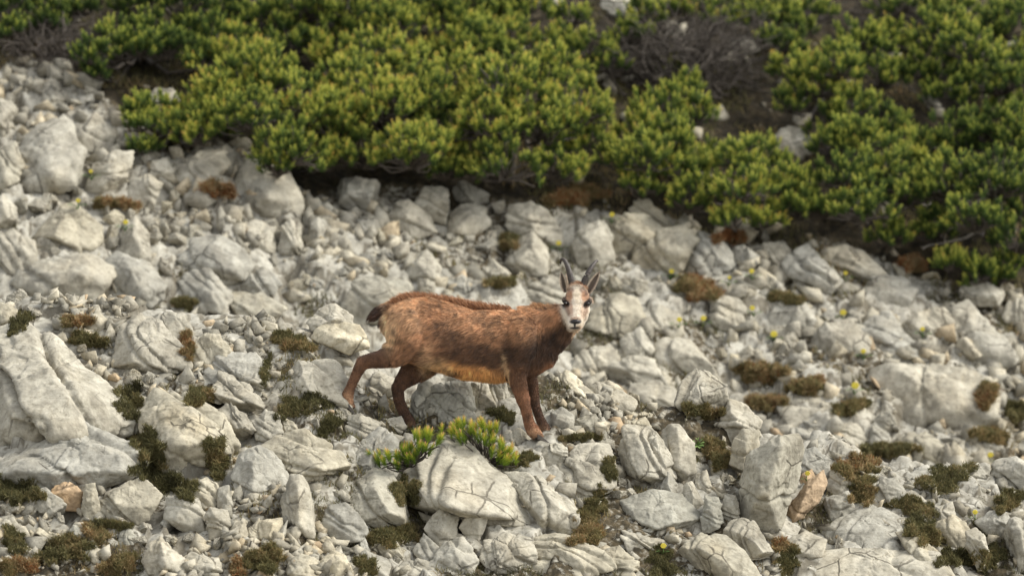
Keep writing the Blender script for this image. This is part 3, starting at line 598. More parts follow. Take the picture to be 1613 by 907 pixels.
# smaller loose rocks, wedged into the gaps: one shape each out of 14, copied
def inside(px, py, polys):
    for q in polys:
        n = len(q); c = False; j = n - 1
        if px < q[:, 0].min() or px > q[:, 0].max() or py < q[:, 1].min() or py > q[:, 1].max(): continue
        for i in range(n):
            if (q[i, 1] > py) != (q[j, 1] > py) and px < (q[j, 0] - q[i, 0]) * (py - q[i, 1]) / (q[j, 1] - q[i, 1]) + q[i, 0]: c = not c
            j = i
        if c: return True
    return False
protos = []
for k in range(14):
    r = np.random.default_rng(400 + k)
    pts = r.normal(size=(14, 3)); pts /= np.linalg.norm(pts, axis=1)[:, None]; pts = np.sign(pts) * np.abs(pts) ** .35 * r.uniform(.55, 1, (14, 1)); pts *= np.array([.8, r.uniform(.5, .8), r.uniform(.4, .8)])
    v, f = shape_rock(pts * .66, 5, 500 + k, .85, .7)
    protos.append(mesh_np('loose_rock', v, f)); protos[-1].materials.append([M_rock, M_rock, M_warm, M_rock, M_white][k % 5])
ZN = [  # (px range, py range, count, label, near)
 ((0, 180), (775, 900), 16, 'small loose limestone lump in the mossy lower left corner', True),
 ((0, 220), (470, 560), 9, 'fist-sized stone on the gravelly left end of the crest', True),
 ((200, 540), (500, 620), 18, 'small pale stone lying on the crest gravel left of the hind leg', True),
 ((200, 560), (640, 760), 16, 'small stone wedged between the boulders left of centre', True),
 ((180, 560), (780, 900), 24, 'small angular stone in the rubble at the bottom left of centre', True),
 ((560, 960), (840, 900), 12, 'small stone at the bottom edge under the central wedge', True),
 ((860, 1060), (625, 700), 18, 'little broken stone on the rubbly crest right of the front hooves', True),
 ((960, 1230), (700, 860), 22, 'little broken stone in the chute left of the tallest slab', True),
 ((1290, 1600), (740, 900), 18, 'small stone on the grassy bank at lower right', True),
 ((0, 400), (300, 480), 30, 'small pale rock among the blurred boulders at the left', False),
 ((470, 880), (330, 470), 52, 'small pale rock in the blurred rubble field above the back', False),
 ((900, 1250), (400, 600), 36, 'small pale rock in the blurred rubble right of the head', False),
 ((1180, 1600), (430, 700), 34, 'small pale rock among the blurred outcrops at the right', False),
]
cnt = 0; loose = []
for (x0, x1), (y0, y1), n, lab, near in ZN:
    k = 0; tries = 0
    while k < n and tries < 3000:
        tries += 1
        px, py = random.uniform(x0, x1), random.uniform(y0, y1)
        if inside(px, py, occupied_n if near else occupied_f): continue
        if near and py < np.interp(px, [a for a, b in CREST], [b for a, b in CREST]) + 4: continue
        h = hit(px, py, near)
        s = (random.uniform(.05, .12) if near else random.uniform(.08, .18))
        o = ob('loose_rock', protos[cnt % 14]); cnt += 1
        o.location = (h[0], h[1] + .2 * s, h[2] + s * random.uniform(-.08, .12))
        o.rotation_euler = (random.uniform(-.7, .7), random.uniform(-.7, .7), random.uniform(0, 6.28))
        o.scale = (s * random.uniform(.8, 1.3), s * random.uniform(.8, 1.2), s * random.uniform(.8, 1.3))
        loose.append((o, px, py, near, lab))
        k += 1

# each small rock is told by the traced rock it lies next to, and on which side
named = [(True, np.mean(r_[0], 0), r_[2], np.ptp(np.array(r_[0]), 0)) for r_ in NEAR] + [(False, np.mean(r_[0], 0), r_[2], np.ptp(np.array(r_[0]), 0)) for r_ in FAR]
taken = {}
def shorten(t, most):
    w = t.split()
    if len(w) <= most: return t
    for k in range(most, 3, -1):
        if w[k] in ('with', 'in', 'at', 'of', 'on', 'beside', 'below', 'under', 'behind', 'left', 'right', 'above', 'between', 'amid', 'among', 'near', 'the') and w[k - 1] not in ('the', 'a', 'of', 'left', 'right', 'just', 'immediately', 'and', 'with', 'to', 'at', 'in'): return ' '.join(w[:k])
    return ' '.join(w[:most])
for o, px, py, near, lab in loose:
    best = sorted((math.hypot((px - q[1][0]) / (q[3][0] + 30), (py - q[1][1]) / (q[3][1] + 30)), i) for i, q in enumerate(named) if q[0] == near)[:9]
    done = False
    for dist, i in best:
        q = named[i]; dx, dy = (px - q[1][0]) / (q[3][0] + 1), (py - q[1][1]) / (q[3][1] + 1)
        rel = ('right of' if dx > 0 else 'left of') if abs(dx) > abs(dy) else ('below' if dy > 0 else 'above')
        if (i, rel) in taken: rel = ('lower ' if dy > 0 else 'upper ') + ('right of' if dx > 0 else 'left of')
        if (i, rel) in taken: continue
        taken[i, rel] = 1; done = True
        tag(o, ('small loose stone ' if near else 'small blurred rock ') + rel + ' the ' + shorten(q[2], 13 - 2 - rel.count(' ') - (1 if near else 0) * 0), 'rock', 'loose rocks: ' + lab.split(' ', 2)[2]); break
    if not done: tag(o, lab, 'rock', 'loose rocks: ' + lab.split(' ', 2)[2])

# gravel and chips: nobody could count them
def build_chips(name, count, sampler, smin, smax, seed, lev=2):
    r = np.random.default_rng(seed); shapes = []
    for k in range(40):                                  # jagged splinters and blocks: hulls of a few points
        q = np.array([[i, j, l] for i in (-1, 1) for j in (-1, 1) for l in (-1, 1)], float) * r.uniform(.35, 1, (8, 1)) + r.normal(0, .22, (8, 3))
        q *= np.array([.8, r.uniform(.4, .75), r.uniform(.18, .6)])
        bm = bmesh.new(); [bm.verts.new(v) for v in q]; g = bmesh.ops.convex_hull(bm, input=bm.verts[:])
        bmesh.ops.delete(bm, geom=[v for v in bm.verts if not v.link_faces], context='VERTS'); bmesh.ops.triangulate(bm, faces=bm.faces[:]); bm.verts.index_update()
        shapes.append((np.array([v.co[:] for v in bm.verts]), np.array([[v.index for v in f.verts] for f in bm.faces]))); bm.free()
    x, y = sampler(r, count); x = np.asarray(x); y = np.asarray(y)
    clear = np.ones(len(x), bool)                    # the animal's hooves stand on bare rock
    for hx, hy in ((555, -.09), (655, .07), (855, -.10), (869, .04)): clear &= ~((np.abs(x - (hx - 806.5) * K * 30) < .075) & (y > 29.70 + hy) & (y < 30.08 + hy))
    x, y = x[clear], y[clear]; n = len(x)
    z, so, _ = terrain(x, y)
    s = smin + (smax - smin) * r.random(n) ** 2.4
    A = r.normal(size=(n, 4)) * .6; A[:, 0] += 1.0; A /= np.linalg.norm(A, axis=1)[:, None]
    w, a, b, c = A.T
    R = np.stack([1-2*(b*b+c*c), 2*(a*b-c*w), 2*(a*c+b*w), 2*(a*b+c*w), 1-2*(a*a+c*c), 2*(b*c-a*w), 2*(a*c-b*w), 2*(b*c+a*w), 1-2*(a*a+b*b)], 1).reshape(n, 3, 3)
    tn = r.random(n); which = r.integers(0, 40, n); VV, FF, TT, o = [], [], [], 0
    for k in range(40):
        m = np.where(which == k)[0]; sv, sf = shapes[k]
        V = np.einsum('nij,kj->nki', R[m], sv) * s[m][:, None, None] + np.stack([x[m], y[m], z[m] + s[m] * .2], 1)[:, None, :]
        VV.append(V.reshape(-1, 3)); FF.append((sf[None] + (np.arange(len(m)) * len(sv))[:, None, None] + o).reshape(-1, 3)); TT.append(np.repeat(tn[m], len(sv))); o += len(m) * len(sv)
    me = mesh_np(name, np.concatenate(VV), np.concatenate(FF), smooth=False)
    attr(me, 'tint', np.concatenate(TT)); o = ob(name, me, M_chip); o['kind'] = 'stuff'
def s_near(r, n):
    px = r.uniform(-60, 1680, n * 2); y = r.uniform(28.3, 31.0, n * 2)
    x = (px - 806.5) * K * 30
    d = 0.09 + 0.9 * np.exp(-((px - 230) / 230) ** 2 - ((y - 30.6) / .35) ** 2) + .45 * np.exp(-((px - 950) / 140) ** 2 - ((y - 30.3) / .3) ** 2) + .35 * (y < 29.1) * (px < 620)
    cl = fbm(np.stack([x * 2.2, y * 2.2, x * 0], 1), 3, 5); d = d * sst(-.35, .35, cl)
    k = r.random(n * 2) < d; return x[k][:n], y[k][:n]
def s_far(r, n):
    y = r.uniform(34.6, 41.0, n); x = r.uniform(-4.2, 4.2, n)
    so = soilmask(x, y); cl = fbm(np.stack([x * 1.3, y * 1.3, x * 0], 1), 3, 15)
    k = r.random(n) < (1 - .97 * so) * sst(-.5, .4, cl); return x[k], y[k]
build_chips('gravel', 22000, s_near, .008, .075, 61)
build_chips('scree', 20000, s_far, .015, .12, 62)
# ------------------------------------------------------------------ needles and tufts
def frames(a):
    """two unit vectors across each axis"""
    t = np.where(np.abs(a[:, 2:3]) < .9, np.array([[0, 0, 1.]]), np.array([[1., 0, 0]]))
    u = np.cross(a, t); u /= np.linalg.norm(u, axis=1)[:, None]
    return u, np.cross(a, u)
def needles(base, axis, L, r, n_each, nl, nw, tone, spread=(.5, .95), tipfrac=.22):
    """bottle-brush shoots: base (m,3), axis (m,3) unit, length L (m,)"""
    m = len(base); M = m * n_each
    u, v = frames(axis)
    t = r.random((m, n_each)) ** .8
    an = r.uniform(0, 2 * math.pi, (m, n_each))
    tip = t > 1 - tipfrac
    sp = np.where(tip, r.uniform(.05, .5, t.shape), r.uniform(*spread, t.shape))
    rad = np.cos(an)[..., None] * u[:, None] + np.sin(an)[..., None] * v[:, None]
    d = np.cos(sp)[..., None] * axis[:, None] + np.sin(sp)[..., None] * rad
    p0 = base[:, None] + axis[:, None] * (t * L[:, None])[..., None]
    ln = nl * r.uniform(.7, 1.15, t.shape) * np.where(tip, .8, 1)
    sd = np.cross(d.reshape(-1, 3), r.normal(size=(M, 3))); sd /= np.linalg.norm(sd, axis=1)[:, None]
    p0 = p0.reshape(-1, 3); d = d.reshape(-1, 3); ln = ln.reshape(-1, 1)
    V = np.stack([p0 - sd * nw / 2, p0 + sd * nw / 2, p0 + d * ln], 1)
    F = np.arange(M * 3).reshape(-1, 3)
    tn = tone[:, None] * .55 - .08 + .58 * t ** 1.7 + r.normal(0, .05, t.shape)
    T = np.repeat(np.clip(tn, 0, .97).reshape(-1), 3)
    return V.reshape(-1, 3), F, T
def tubes(paths, sides=5):
    """joined tapered tubes: each path a list of (point, radius)"""
    V, F, o = [], [], 0
    for path in paths:
        P_ = np.array([p for p, _ in path], float); R_ = np.array([q for _, q in path])
        tg = np.gradient(P_, axis=0); tg /= np.linalg.norm(tg, axis=1)[:, None] + 1e-9
        u, v = frames(tg); a = np.linspace(0, 2 * math.pi, sides, endpoint=False)
        ring = P_[:, None] + R_[:, None, None] * (np.cos(a)[None, :, None] * u[:, None] + np.sin(a)[None, :, None] * v[:, None])
        n = len(path); V.append(ring.reshape(-1, 3))
        for i in range(n - 1):
            for k in range(sides):
                F.append([o + i * sides + k, o + i * sides + (k + 1) % sides, o + (i + 1) * sides + (k + 1) % sides, o + (i + 1) * sides + k])
        o += n * sides
    return np.concatenate(V), np.array(F)
def curve_path(a, b, r0, r1, r, n=7, bow=.15):
    a = np.array(a, float); b = np.array(b, float); L = np.linalg.norm(b - a)
    off = r.normal(0, 1, 3) * L * bow
    return [(a + (b - a) * t + off * math.sin(math.pi * t) + r.normal(0, .015, 3) * L, r0 + (r1 - r0) * t) for t in np.linspace(0, 1, n)]

# each pine: clumps given by photo pixel, radius in photo pixels; the clump stands on the far slope there
PINES = [
 ('bright pine shrub whose bulging left flank overhangs the pale rocks', [(370,95,45),(360,150,45),(420,135,50),(400,205,42),(470,180,55),(455,240,45),(520,215,50),(500,262,38),(440,270,28),(350,195,32)], .95, 1, .16),
 ('large bright pine shrub in the very centre of the thicket', [(560,150,55),(540,95,45),(610,110,55),(600,190,55),(660,160,55),(570,250,42),(640,245,50),(690,215,50),(700,268,34),(620,60,40)], .95, 1, .16),
 ('dense green pine shrub reaching down to the flat-topped boulder', [(760,90,50),(730,145,52),(800,150,55),(860,135,48),(770,205,52),(840,205,52),(900,190,48),(800,262,42),(870,262,40),(735,262,34),(920,235,34)], .9, 1, .15),
 ('pine shrub behind the big central ones at the top of the picture', [(480,30,50),(540,20,45),(600,10,42),(450,80,38),(520,60,42),(415,30,40)], .5, 0, .13),
 ('pine shrub at the top edge left of the white rocks', [(670,25,45),(720,30,48),(775,20,45),(800,70,42),(740,80,42),(820,30,36),(690,80,38)], .85, 1, .13),
 ('low pine branch spreading left over the pale boulders', [(212,185,20),(245,180,24),(285,185,26),(325,190,28),(230,205,20),(270,205,22),(310,215,24),(365,215,28),(232,236,14)], .85, 1, .14),
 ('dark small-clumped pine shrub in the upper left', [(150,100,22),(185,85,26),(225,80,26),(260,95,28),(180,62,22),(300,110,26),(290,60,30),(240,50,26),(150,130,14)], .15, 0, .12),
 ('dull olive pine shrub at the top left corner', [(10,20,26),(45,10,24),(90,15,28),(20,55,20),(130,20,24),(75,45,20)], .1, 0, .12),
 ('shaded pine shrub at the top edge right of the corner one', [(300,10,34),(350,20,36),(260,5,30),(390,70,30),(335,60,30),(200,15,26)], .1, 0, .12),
 ('young conical pine shrub right of the thicket gap', [(1065,115,18),(1072,150,26),(1040,175,30),(1090,195,30),(1010,205,32),(1055,225,36),(980,250,32),(1020,265,36),(1075,265,34),(1000,300,28)], .9, 1, .15),
 ('pine shrub hugging the skyline rocks right of the head', [(1110,255,34),(1150,270,36),(1200,265,36),(1120,305,32),(1170,315,34),(1240,305,36),(1085,320,24),(1150,348,24),(1210,350,28),(1260,345,30)], .75, 1, .15),
 ('open-branched pine shrub above the stony gap at the right', [(1235,75,28),(1245,115,26),(1275,140,34),(1320,120,36),(1350,70,38),(1340,175,34),(1300,200,30),(1385,130,34),(1240,165,22),(1395,60,30)], .7, 1, .13),
 ('spreading pine shrub with yellow tips in the right middle', [(1310,235,34),(1350,225,34),(1395,220,34),(1330,285,40),(1390,275,40),(1440,250,38),(1300,330,32),(1360,340,36),(1430,320,38),(1400,375,28)], .5, 1, .16),
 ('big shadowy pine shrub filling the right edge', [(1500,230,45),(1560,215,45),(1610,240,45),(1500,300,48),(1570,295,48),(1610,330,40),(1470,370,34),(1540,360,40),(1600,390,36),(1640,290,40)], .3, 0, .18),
 ('yellow-tipped pine shrub in the top right corner', [(1480,60,40),(1530,90,42),(1580,60,42),(1450,130,38),(1510,150,42),(1580,140,44),(1615,100,38),(1610,180,38),(1420,20,36),(1500,15,36),(1600,10,36)], .5, 1, .15),
 ('thin yellowish pine scrub around the white rocks at the top', [(870,70,26),(900,30,22),(925,80,28),(1000,60,26),(1020,25,24),(1060,15,26),(1100,15,28),(960,110,22),(1130,35,20)], .8, 1, .1),
 ('little round young pine at the upper rim of the right-hand rocks', [(1490,424,18),(1502,418,14)], .9, 1, .1),
 ('low dark young pine near the right edge above the rocks', [(1548,428,20),(1575,432,20),(1600,425,20),(1530,440,12)], .6, 0, .1),
 ('sparse pine scrub at the top edge left of the corner pine', [(1190,30,24),(1225,20,24),(1290,20,26),(1160,10,22),(1262,52,18)], .6, 1, .1),
]
def build_pine(label, clumps, bright, yel, prd, seed):
    r = np.random.default_rng(seed)
    pos, rad = [], []
    ca = np.array(clumps, float); mx, my = ca[:, 0].mean(), ca[:, 1].mean(); sxx, syy = ca[:, 0].std() * 1.9 + 20, ca[:, 1].std() * 1.9 + 20
    for (px, py, rp) in clumps:
        dome = max(0, 1 - ((px - mx) / sxx) ** 2 - ((py - my) / syy) ** 2) * .0058 * min(sxx, syy)      # the shrub stands up in the middle
        h = hit(px, py + rp * .35, False); s = rp * K * h[1] * 1.14
        c = P(px, py + .12 * rp, h[1] - dome - (.85 + r.uniform(-.6, .8)) * s); pos.append(c + r.normal(0, .02, 3)); rad.append(s)
    pos = np.array(pos); rad = np.array(rad)
    k = int(np.argmin(pos[:, 2])); cx = pos[:, 0].mean()
    base = hit(mx, ca[:, 1].max() - .38 * np.ptp(ca[:, 1]) - 4, False) - np.array([0, 0, .03])
    root = ob('dwarf_pine', None, None, None, base)
    tag(root, label, 'pine shrub', 'dwarf pines on the slope behind')
    # limbs
    paths = []
    for i in range(len(pos)):
        e = pos[i] - np.array([0, -.1, .15]) * rad[i]
        mid = base * .5 + e * .5; mid[2] = min(mid[2], e[2]) - .02
        paths.append([(base, .017), (base * .7 + mid * .3 + [0, 0, .05], .015), (mid, .012), (e * .8 + mid * .2, .010), (e, .008)])
    B_, A_, T_, L_ = [], [], [], []
    for i in range(len(pos)):
        shade = r.normal(0, .09)
        n = int(52 * (rad[i] / .2) ** 2 * 1.0) + 8
        # sub-heads: several lumps around the clump, so that the outline is uneven
        ns = max(14, int(n / 1.4)); d = r.normal(size=(ns, 3)); d[:, 2] = np.abs(d[:, 2]) * .85 - .12; d[:, 1] -= .30; d /= np.linalg.norm(d, axis=1)[:, None]
        sub = pos[i] + d * rad[i] * np.where(r.random((ns, 1)) < .25, r.uniform(.4, .75, (ns, 1)), r.uniform(.8, 1.08, (ns, 1)))
        for q in sub:
            paths.append(curve_path(pos[i] - np.array([0, -.1, .15]) * rad[i], q, .009, .004, r, 5, .1))
            m = int(r.integers(2, 5)); dd = r.normal(size=(m, 3)); dd[:, 2] += .5; dd /= np.linalg.norm(dd, axis=1)[:, None]
            bq = q + dd * .022 * r.uniform(.5, 1.6, (m, 1))
            ax = dd * .35 + (q - pos[i]) / rad[i] * .45 + np.array([0, -.10, .85]) + r.normal(0, .12, (m, 3))
            ax /= np.linalg.norm(ax, axis=1)[:, None]
            B_.append(bq); A_.append(ax); L_.append(r.uniform(.045, .088, m))
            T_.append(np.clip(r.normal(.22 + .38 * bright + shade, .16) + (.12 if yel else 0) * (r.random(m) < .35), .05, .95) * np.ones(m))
    Bs = np.concatenate(B_); As = np.concatenate(A_); Ls = np.concatenate(L_); Ts = np.concatenate(T_)
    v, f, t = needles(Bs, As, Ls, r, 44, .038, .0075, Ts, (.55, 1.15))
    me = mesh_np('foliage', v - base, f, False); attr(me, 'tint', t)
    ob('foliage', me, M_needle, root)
    v, f = tubes(paths, 5); ob('branches', mesh_np('branches', v - base, f), M_bark, root)
    return root
for i, (lab, cl, br, yl, pr) in enumerate(PINES): build_pine(lab, cl, br, yl, pr, 2000 + i)

# bare shrubs: nothing but twigs
def bare_shrub(label, centre, rx, rz, n, seed):
    r = np.random.default_rng(seed); h = hit(centre[0], centre[1] + rz * .9, False)
    s = K * h[1]; base = h.copy(); paths = []
    for i in range(n):
        a = r.uniform(-1, 1); b = r.uniform(-.9, 1)
        e = P(centre[0] + a * rx, centre[1] - b * rz * math.sqrt(max(0, 1 - a * a * .7)), h[1] - r.uniform(-.45, .35))
        b0 = base + np.array([r.normal(0, .5) * rx * s * .5, r.normal(0, .1), -.02])
        pth = curve_path(b0, e, .008, .003, r, 8, .22); paths.append(pth)
        for k in range(5):
            q = pth[int(r.integers(3, 8))][0]; d = (e - b0) * .28 + r.normal(0, .09, 3)
            paths.append(curve_path(q, q + d, .004, .0018, r, 4, .2))
    v, f = tubes(paths, 4); root = ob('bare_shrub', None, None, None, base)
    ob('twigs', mesh_np('twigs', v - base, f), M_dead, root); tag(root, label, 'bare shrub')
bare_shrub('leafless dark brown bush in the gap between the pines', (1075, 90), 120, 62, 210, 31)
bare_shrub('leafless grey-brown bush at the top edge on the right', (1440, 20), 90, 34, 60, 32)
bare_shrub('dark bare twigs under the scrub in the upper left', (90, 75), 90, 30, 90, 33)
def stick(label, a, b, rad, up=.3):
    h = hit(a[0], a[1] + 30, False); p = P(a[0], a[1], h[1] - up); q = P(b[0], b[1], hit(b[0], b[1], False)[1] - up)
    r = np.random.default_rng(int(a[0]))
    v, f = tubes([curve_path(q, p, rad, rad * .45, r, 9, .06), curve_path(q * .4 + p * .6, q * .4 + p * .6 + np.array([.10, .02, .12]), rad * .5, rad * .3, r, 5, .1)], 6)
    tag(ob('dead_branch', mesh_np('dead_branch', v - q, f), M_stick, None, q), label, 'branch')
stick('bleached dead branch sticking up in front of the young conical pine', (1006, 200), (1042, 278), .008)
stick('grey dead branch slanting through the open-branched pine', (1385, 82), (1470, 182), .009)
stick('thin grey dead branch low in the shadow of the right-hand pines', (1410, 335), (1500, 300), .008)
stick('curved grey dead branch lying under the big shadowy pine at the right', (1450, 392), (1545, 362), .010)

# ------------------------------------------------------------------ tufts on the rocks (placed where the camera's ray really meets rock)
bpy.context.view_layer.update()
dg = bpy.context.evaluated_depsgraph_get()
def surf(px, py):
    ok, loc, nor, idx, o, mt = scene.ray_cast(dg, Vector((0, 0, 0)), Vector(P(px, py, 1.0)).normalized())
    while ok and o.name.startswith(('foliage', 'branches', 'twigs', 'dead')):
        ok, loc, nor, idx, o, mt = scene.ray_cast(dg, loc + Vector((0, .02, 0)), Vector(P(px, py, 1.0)).normalized())
    if not ok: return None
    return np.array(loc), np.array(nor)
def blades(r, pts, nrm, L, w, tone, droop=.5, spread=.55):
    n = len(pts)
    d = nrm * .55 + np.array([0, -.15, .75]) + r.normal(0, spread, (n, 3)); d /= np.linalg.norm(d, axis=1)[:, None]
    sd = np.cross(d, r.normal(size=(n, 3))); sd /= np.linalg.norm(sd, axis=1)[:, None]
    l = (L * r.uniform(.5, 1.25, n))[:, None]
    m = pts + d * l * .55; tp = pts + d * l * .9 + np.array([0, -.1, -droop * .35]) * l + r.normal(0, .12, (n, 3)) * l
    V = np.stack([pts - sd * w / 2, pts + sd * w / 2, m + sd * w * .35, m - sd * w * .35, tp], 1)
    q = np.arange(n)[:, None] * 5
    F = np.concatenate([q + np.array([[0, 1, 2]]), q + np.array([[0, 2, 3]]), q + np.array([[3, 2, 4]])])
    return V.reshape(-1, 3), F, np.repeat(np.clip(tone, 0, 1), 5)
def tuft(label, px, py, w, h, tone, kind='grass', dens=1.0, length=.045, seed=0, thick=1.0):
    """a cushion w x h photo pixels in size, hugging the rocks it grows on"""
    r = np.random.default_rng(seed); c = surf(px, py); w *= .84; h *= .8
    if c is None: return
    n = int(44 * dens * math.sqrt(w * h) / 3)
    a = r.uniform(0, 2 * math.pi, n * 3); q = np.sqrt(r.random(n * 3))
    wob = .92 + .32 * np.sin(a * 2 + seed) + .22 * np.sin(a * 5 + seed * 1.7)
    ex, ey = px + np.cos(a) * q * w / 2 * wob, py + np.sin(a) * q * h / 2 * wob
    pts, nr = [], []
    gx = np.arange(px - w * .75, px + w * .76, max(3.2, w / 26)); gz = np.arange(py - h * .8, py + h * .81, max(3.0, h / 18))
    grid = {}
    for i, x in enumerate(gx):
        for j, y in enumerate(gz):
            s_ = surf(x, y)
            if s_ is not None and abs(s_[0][1] - c[0][1]) < (.55 if c[0][1] < 33 else 1.2): grid[i, j] = s_
    if len(grid) < 4: return
    sx, sy = gx[1] - gx[0], gz[1] - gz[0]
    for x, y in zip(ex, ey):
        k = (int(round((x - gx[0]) / sx)), int(round((y - gz[0]) / sy)))
        if k in grid and vnoise(np.array([[x / 11.0, y / 8.0, seed * 1.0]]), 4)[0] > -.28:
            p0, n0 = grid[k]; Y = p0[1] - .004
            pts.append(P(x, y, Y)); nr.append(n0)
    if len(pts) < 10: return
    pts = np.array(pts); nr = np.array(nr); org = c[0]
    root = ob('grass_tuft' if kind != 'moss' else 'moss_cushion', None, None, None, org)
    tag(root, label, 'grass tuft' if kind != 'moss' else 'moss', None)
    # the mat: a low uneven cushion that follows the rock, thickest in the middle, its edge running into the stone
    keys = {}; V, off = [], []
    for (i, j), (p0, n0) in grid.items():
        x, y = gx[i], gz[j]; ax_, ay_ = (x - px) / (w / 2), (y - py) / (h / 2); aa = math.atan2(ay_, ax_)
        e = math.hypot(ax_, ay_) / (.92 + .30 * math.sin(aa * 2 + seed) + .20 * math.sin(aa * 5 + seed * 1.7)) + .28 * vnoise(np.array([[x / 7.0, y / 5.5, seed * 1.0]]), 4)[0]
        if e > 1.12: continue
        th = (.014 if org[1] < 33 else .032) * math.sqrt(max(0, 1 - min(e, 1) ** 2)) - .004 + .006 * vnoise(np.array([[x / 3.0, y / 3.0, 2.0]]), 5)[0]
        keys[i, j] = len(V); nn = n0 * .5 + np.array([0, -.55, .45]); V.append(p0 + nn / np.linalg.norm(nn) * th)
    Fm = []
    for (i, j), k in keys.items():
        q4 = [(i, j), (i + 1, j), (i + 1, j + 1), (i, j + 1)]
        if all(q in keys for q in q4):
            ids = [keys[q] for q in q4]; ys_ = [V[q][1] for q in ids]
            if max(ys_) - min(ys_) < (.10 if org[1] < 33 else .22): Fm.append(ids[::-1])
    if len(Fm) < 26: bpy.data.objects.remove(root); return
    V = np.array(V)
    ob('cushion', mesh_np('cushion', V - org, np.array(Fm)), M_moss, root)
    q = V[np.unique(np.array(Fm))]; nb_ = len(pts) * 3; pick = r.integers(0, len(q), nb_)
    bp = q[pick] + r.normal(0, 1, (nb_, 3)) * np.array([sx * .45, 0, sy * .45]) * K * org[1]
    dd = np.tile(np.array([0, -.45, .75]), (nb_, 1)) + r.normal(0, .35, (nb_, 3)); dd /= np.linalg.norm(dd, axis=1)[:, None]
    ll = length * (.42 if kind == 'moss' else .85); clump = fbm(bp * 9 + seed, 2, 3) * .16
    v, f2, t = blades(r, bp, dd, ll, (.0042 if kind != 'moss' else .004) * (1 if org[1] < 33 else 1.6), tone + (.17 if tone < .5 else .04) + clump * 1.4 + r.normal(0, .13, len(bp)), .6 if kind != 'moss' else .1, .5)
    me = mesh_np('blades', v - org, f2, False); attr(me, 'tint', t); ob('blades', me, M_grass, root)
MOSS = [
 (205,632,72,58,.14,'moss','dark moss filling the cleft right of the huge left outcrop'),(236,708,62,58,.26,'grass','brown grass hanging over the left side of the folded boulder'),(232,745,60,34,.12,'moss','dark moss under the grooved boulder beside the folded one'),
 (26,775,74,60,.2,'grass','dark bushy tuft at the left edge below the broad boulder'),(478,640,82,54,.12,'moss','dark spreading mat left of the lifted hind hoof'),(518,672,40,34,.12,'moss','dark mat tongue below the lifted hind hoof'),
 (314,628,62,26,.28,'grass','olive grass strip above the folded boulder'),(340,722,48,60,.24,'grass','dull grass between folded and oval boulders'),(275,765,78,40,.2,'grass','dark green grass above the Y-cracked block'),
 (640,775,44,64,.2,'moss','dark narrow moss strip along the left of the central wedge'),(622,845,70,46,.34,'grass','brownish grass in the hollow under the pitted rock'),(935,800,50,66,.3,'moss','olive moss hollow between the flat slab and the second wedge'),
 (926,846,74,24,.62,'grass','small yellow-flecked plant on the long folded ledge'),(1040,885,58,50,.2,'moss','dark moss with a yellow bloom at the bottom edge'),(1128,715,44,56,.55,'grass','brown dry grass beside the green leafy rosette'),
 (1105,650,60,30,.35,'grass','brown grass at the foot of the blunt pale peak'),(1385,712,110,34,.34,'grass','green turf topping the grassy right bank'),(1352,735,74,46,.74,'grass','pale straw-coloured dry grass on the right bank'),(1490,752,120,48,.22,'moss','wide olive-brown moss mound on the right bank'),
 (1360,775,60,40,.38,'grass','rusty grass between the lone rocks on the right bank'),(1440,800,90,34,.28,'moss','mossy strip below the low flat-topped rock'),(1455,838,56,60,.24,'grass','dark grass in the hollow right of the great cracked slab'),(1506,880,60,50,.22,'moss','brown-green moss at the foot of the leaning block'),
 (1562,880,36,60,.2,'moss','dark moss between the tall narrow rock and the picture edge'),(1590,790,50,34,.26,'grass','olive grass at the right edge'),(1240,880,52,46,.22,'moss','dark moss hollow left of the great cracked slab'),(1232,862,36,24,.66,'grass','bleached grass drooping over the dark moss hollow'),
 (792,655,44,28,.14,'moss','dark little moss ball behind the right pine clump'),(884,640,28,26,.18,'moss','round moss patch on the crest behind the front legs'),(918,690,60,18,.5,'moss','yellowish moss crust between hoof block and cube-like block'),(825,725,40,26,.3,'moss','moss at the foot of the hoof block'),
 (100,868,120,36,.3,'grass','green turf band near the bottom left corner'),(24,855,56,44,.26,'moss','moss mat at the left edge near the bottom'),(152,843,46,30,.7,'grass','rounded tan grass dome at lower left'),(180,828,60,22,.22,'moss','dark moss behind the tan grass dome'),
 (30,893,58,34,.66,'grass','dry tan grass in the bottom left corner'),(185,892,62,36,.6,'grass','dry matted grass near the bottom edge left of the ragged rock'),(414,882,90,36,.36,'grass','green and brown grass at the bottom edge below the square block'),(374,897,34,24,.72,'grass','bleached grass bunch at the bottom edge'),
 (458,540,70,30,.3,'grass','olive grass cushion on the left crest near the hind leg'),(140,538,50,28,.34,'grass','grass in the gravel on the left crest'),(122,508,44,22,.74,'grass','orange-brown dry grass in the left crest gravel'),(30,508,36,46,.12,'moss','dark moss beside the topmost left block'),
 (418,585,20,52,.18,'moss','thin vertical moss seam left of the pitted slab'),(522,566,58,16,.26,'moss','thin moss line above the pitted slab'),(295,545,22,44,.7,'grass','dry twiggy tuft in the crack between the rounded and the grooved boulder'),(575,890,36,40,.2,'moss','dark moss at the bottom edge left of the low rounded rock'),
 (960,740,20,60,.2,'moss','dark moss seam left of the cube-like block'),(215,880,26,26,.2,'moss','moss beside the ragged three-pointed rock'),
 (905,602,20,20,.62,'grass','reddish plant on the crest by the chest'),(990,612,30,14,.62,'grass','brown tuft on the skyline right of the twin-humped rock'),(1270,695,44,18,.24,'moss','dark moss edging the crest behind the tallest slab'),(1205,655,40,14,.3,'moss','dark moss line on the crest right of the dull hump'),
 (700,740,1,1,.2,'moss','x')]
for i, (px, py, w, h, tn, kd, lab) in enumerate(MOSS[:-1]): tuft(lab, px, py, w, h, tn, kd, 1.0, .05, 300 + i)
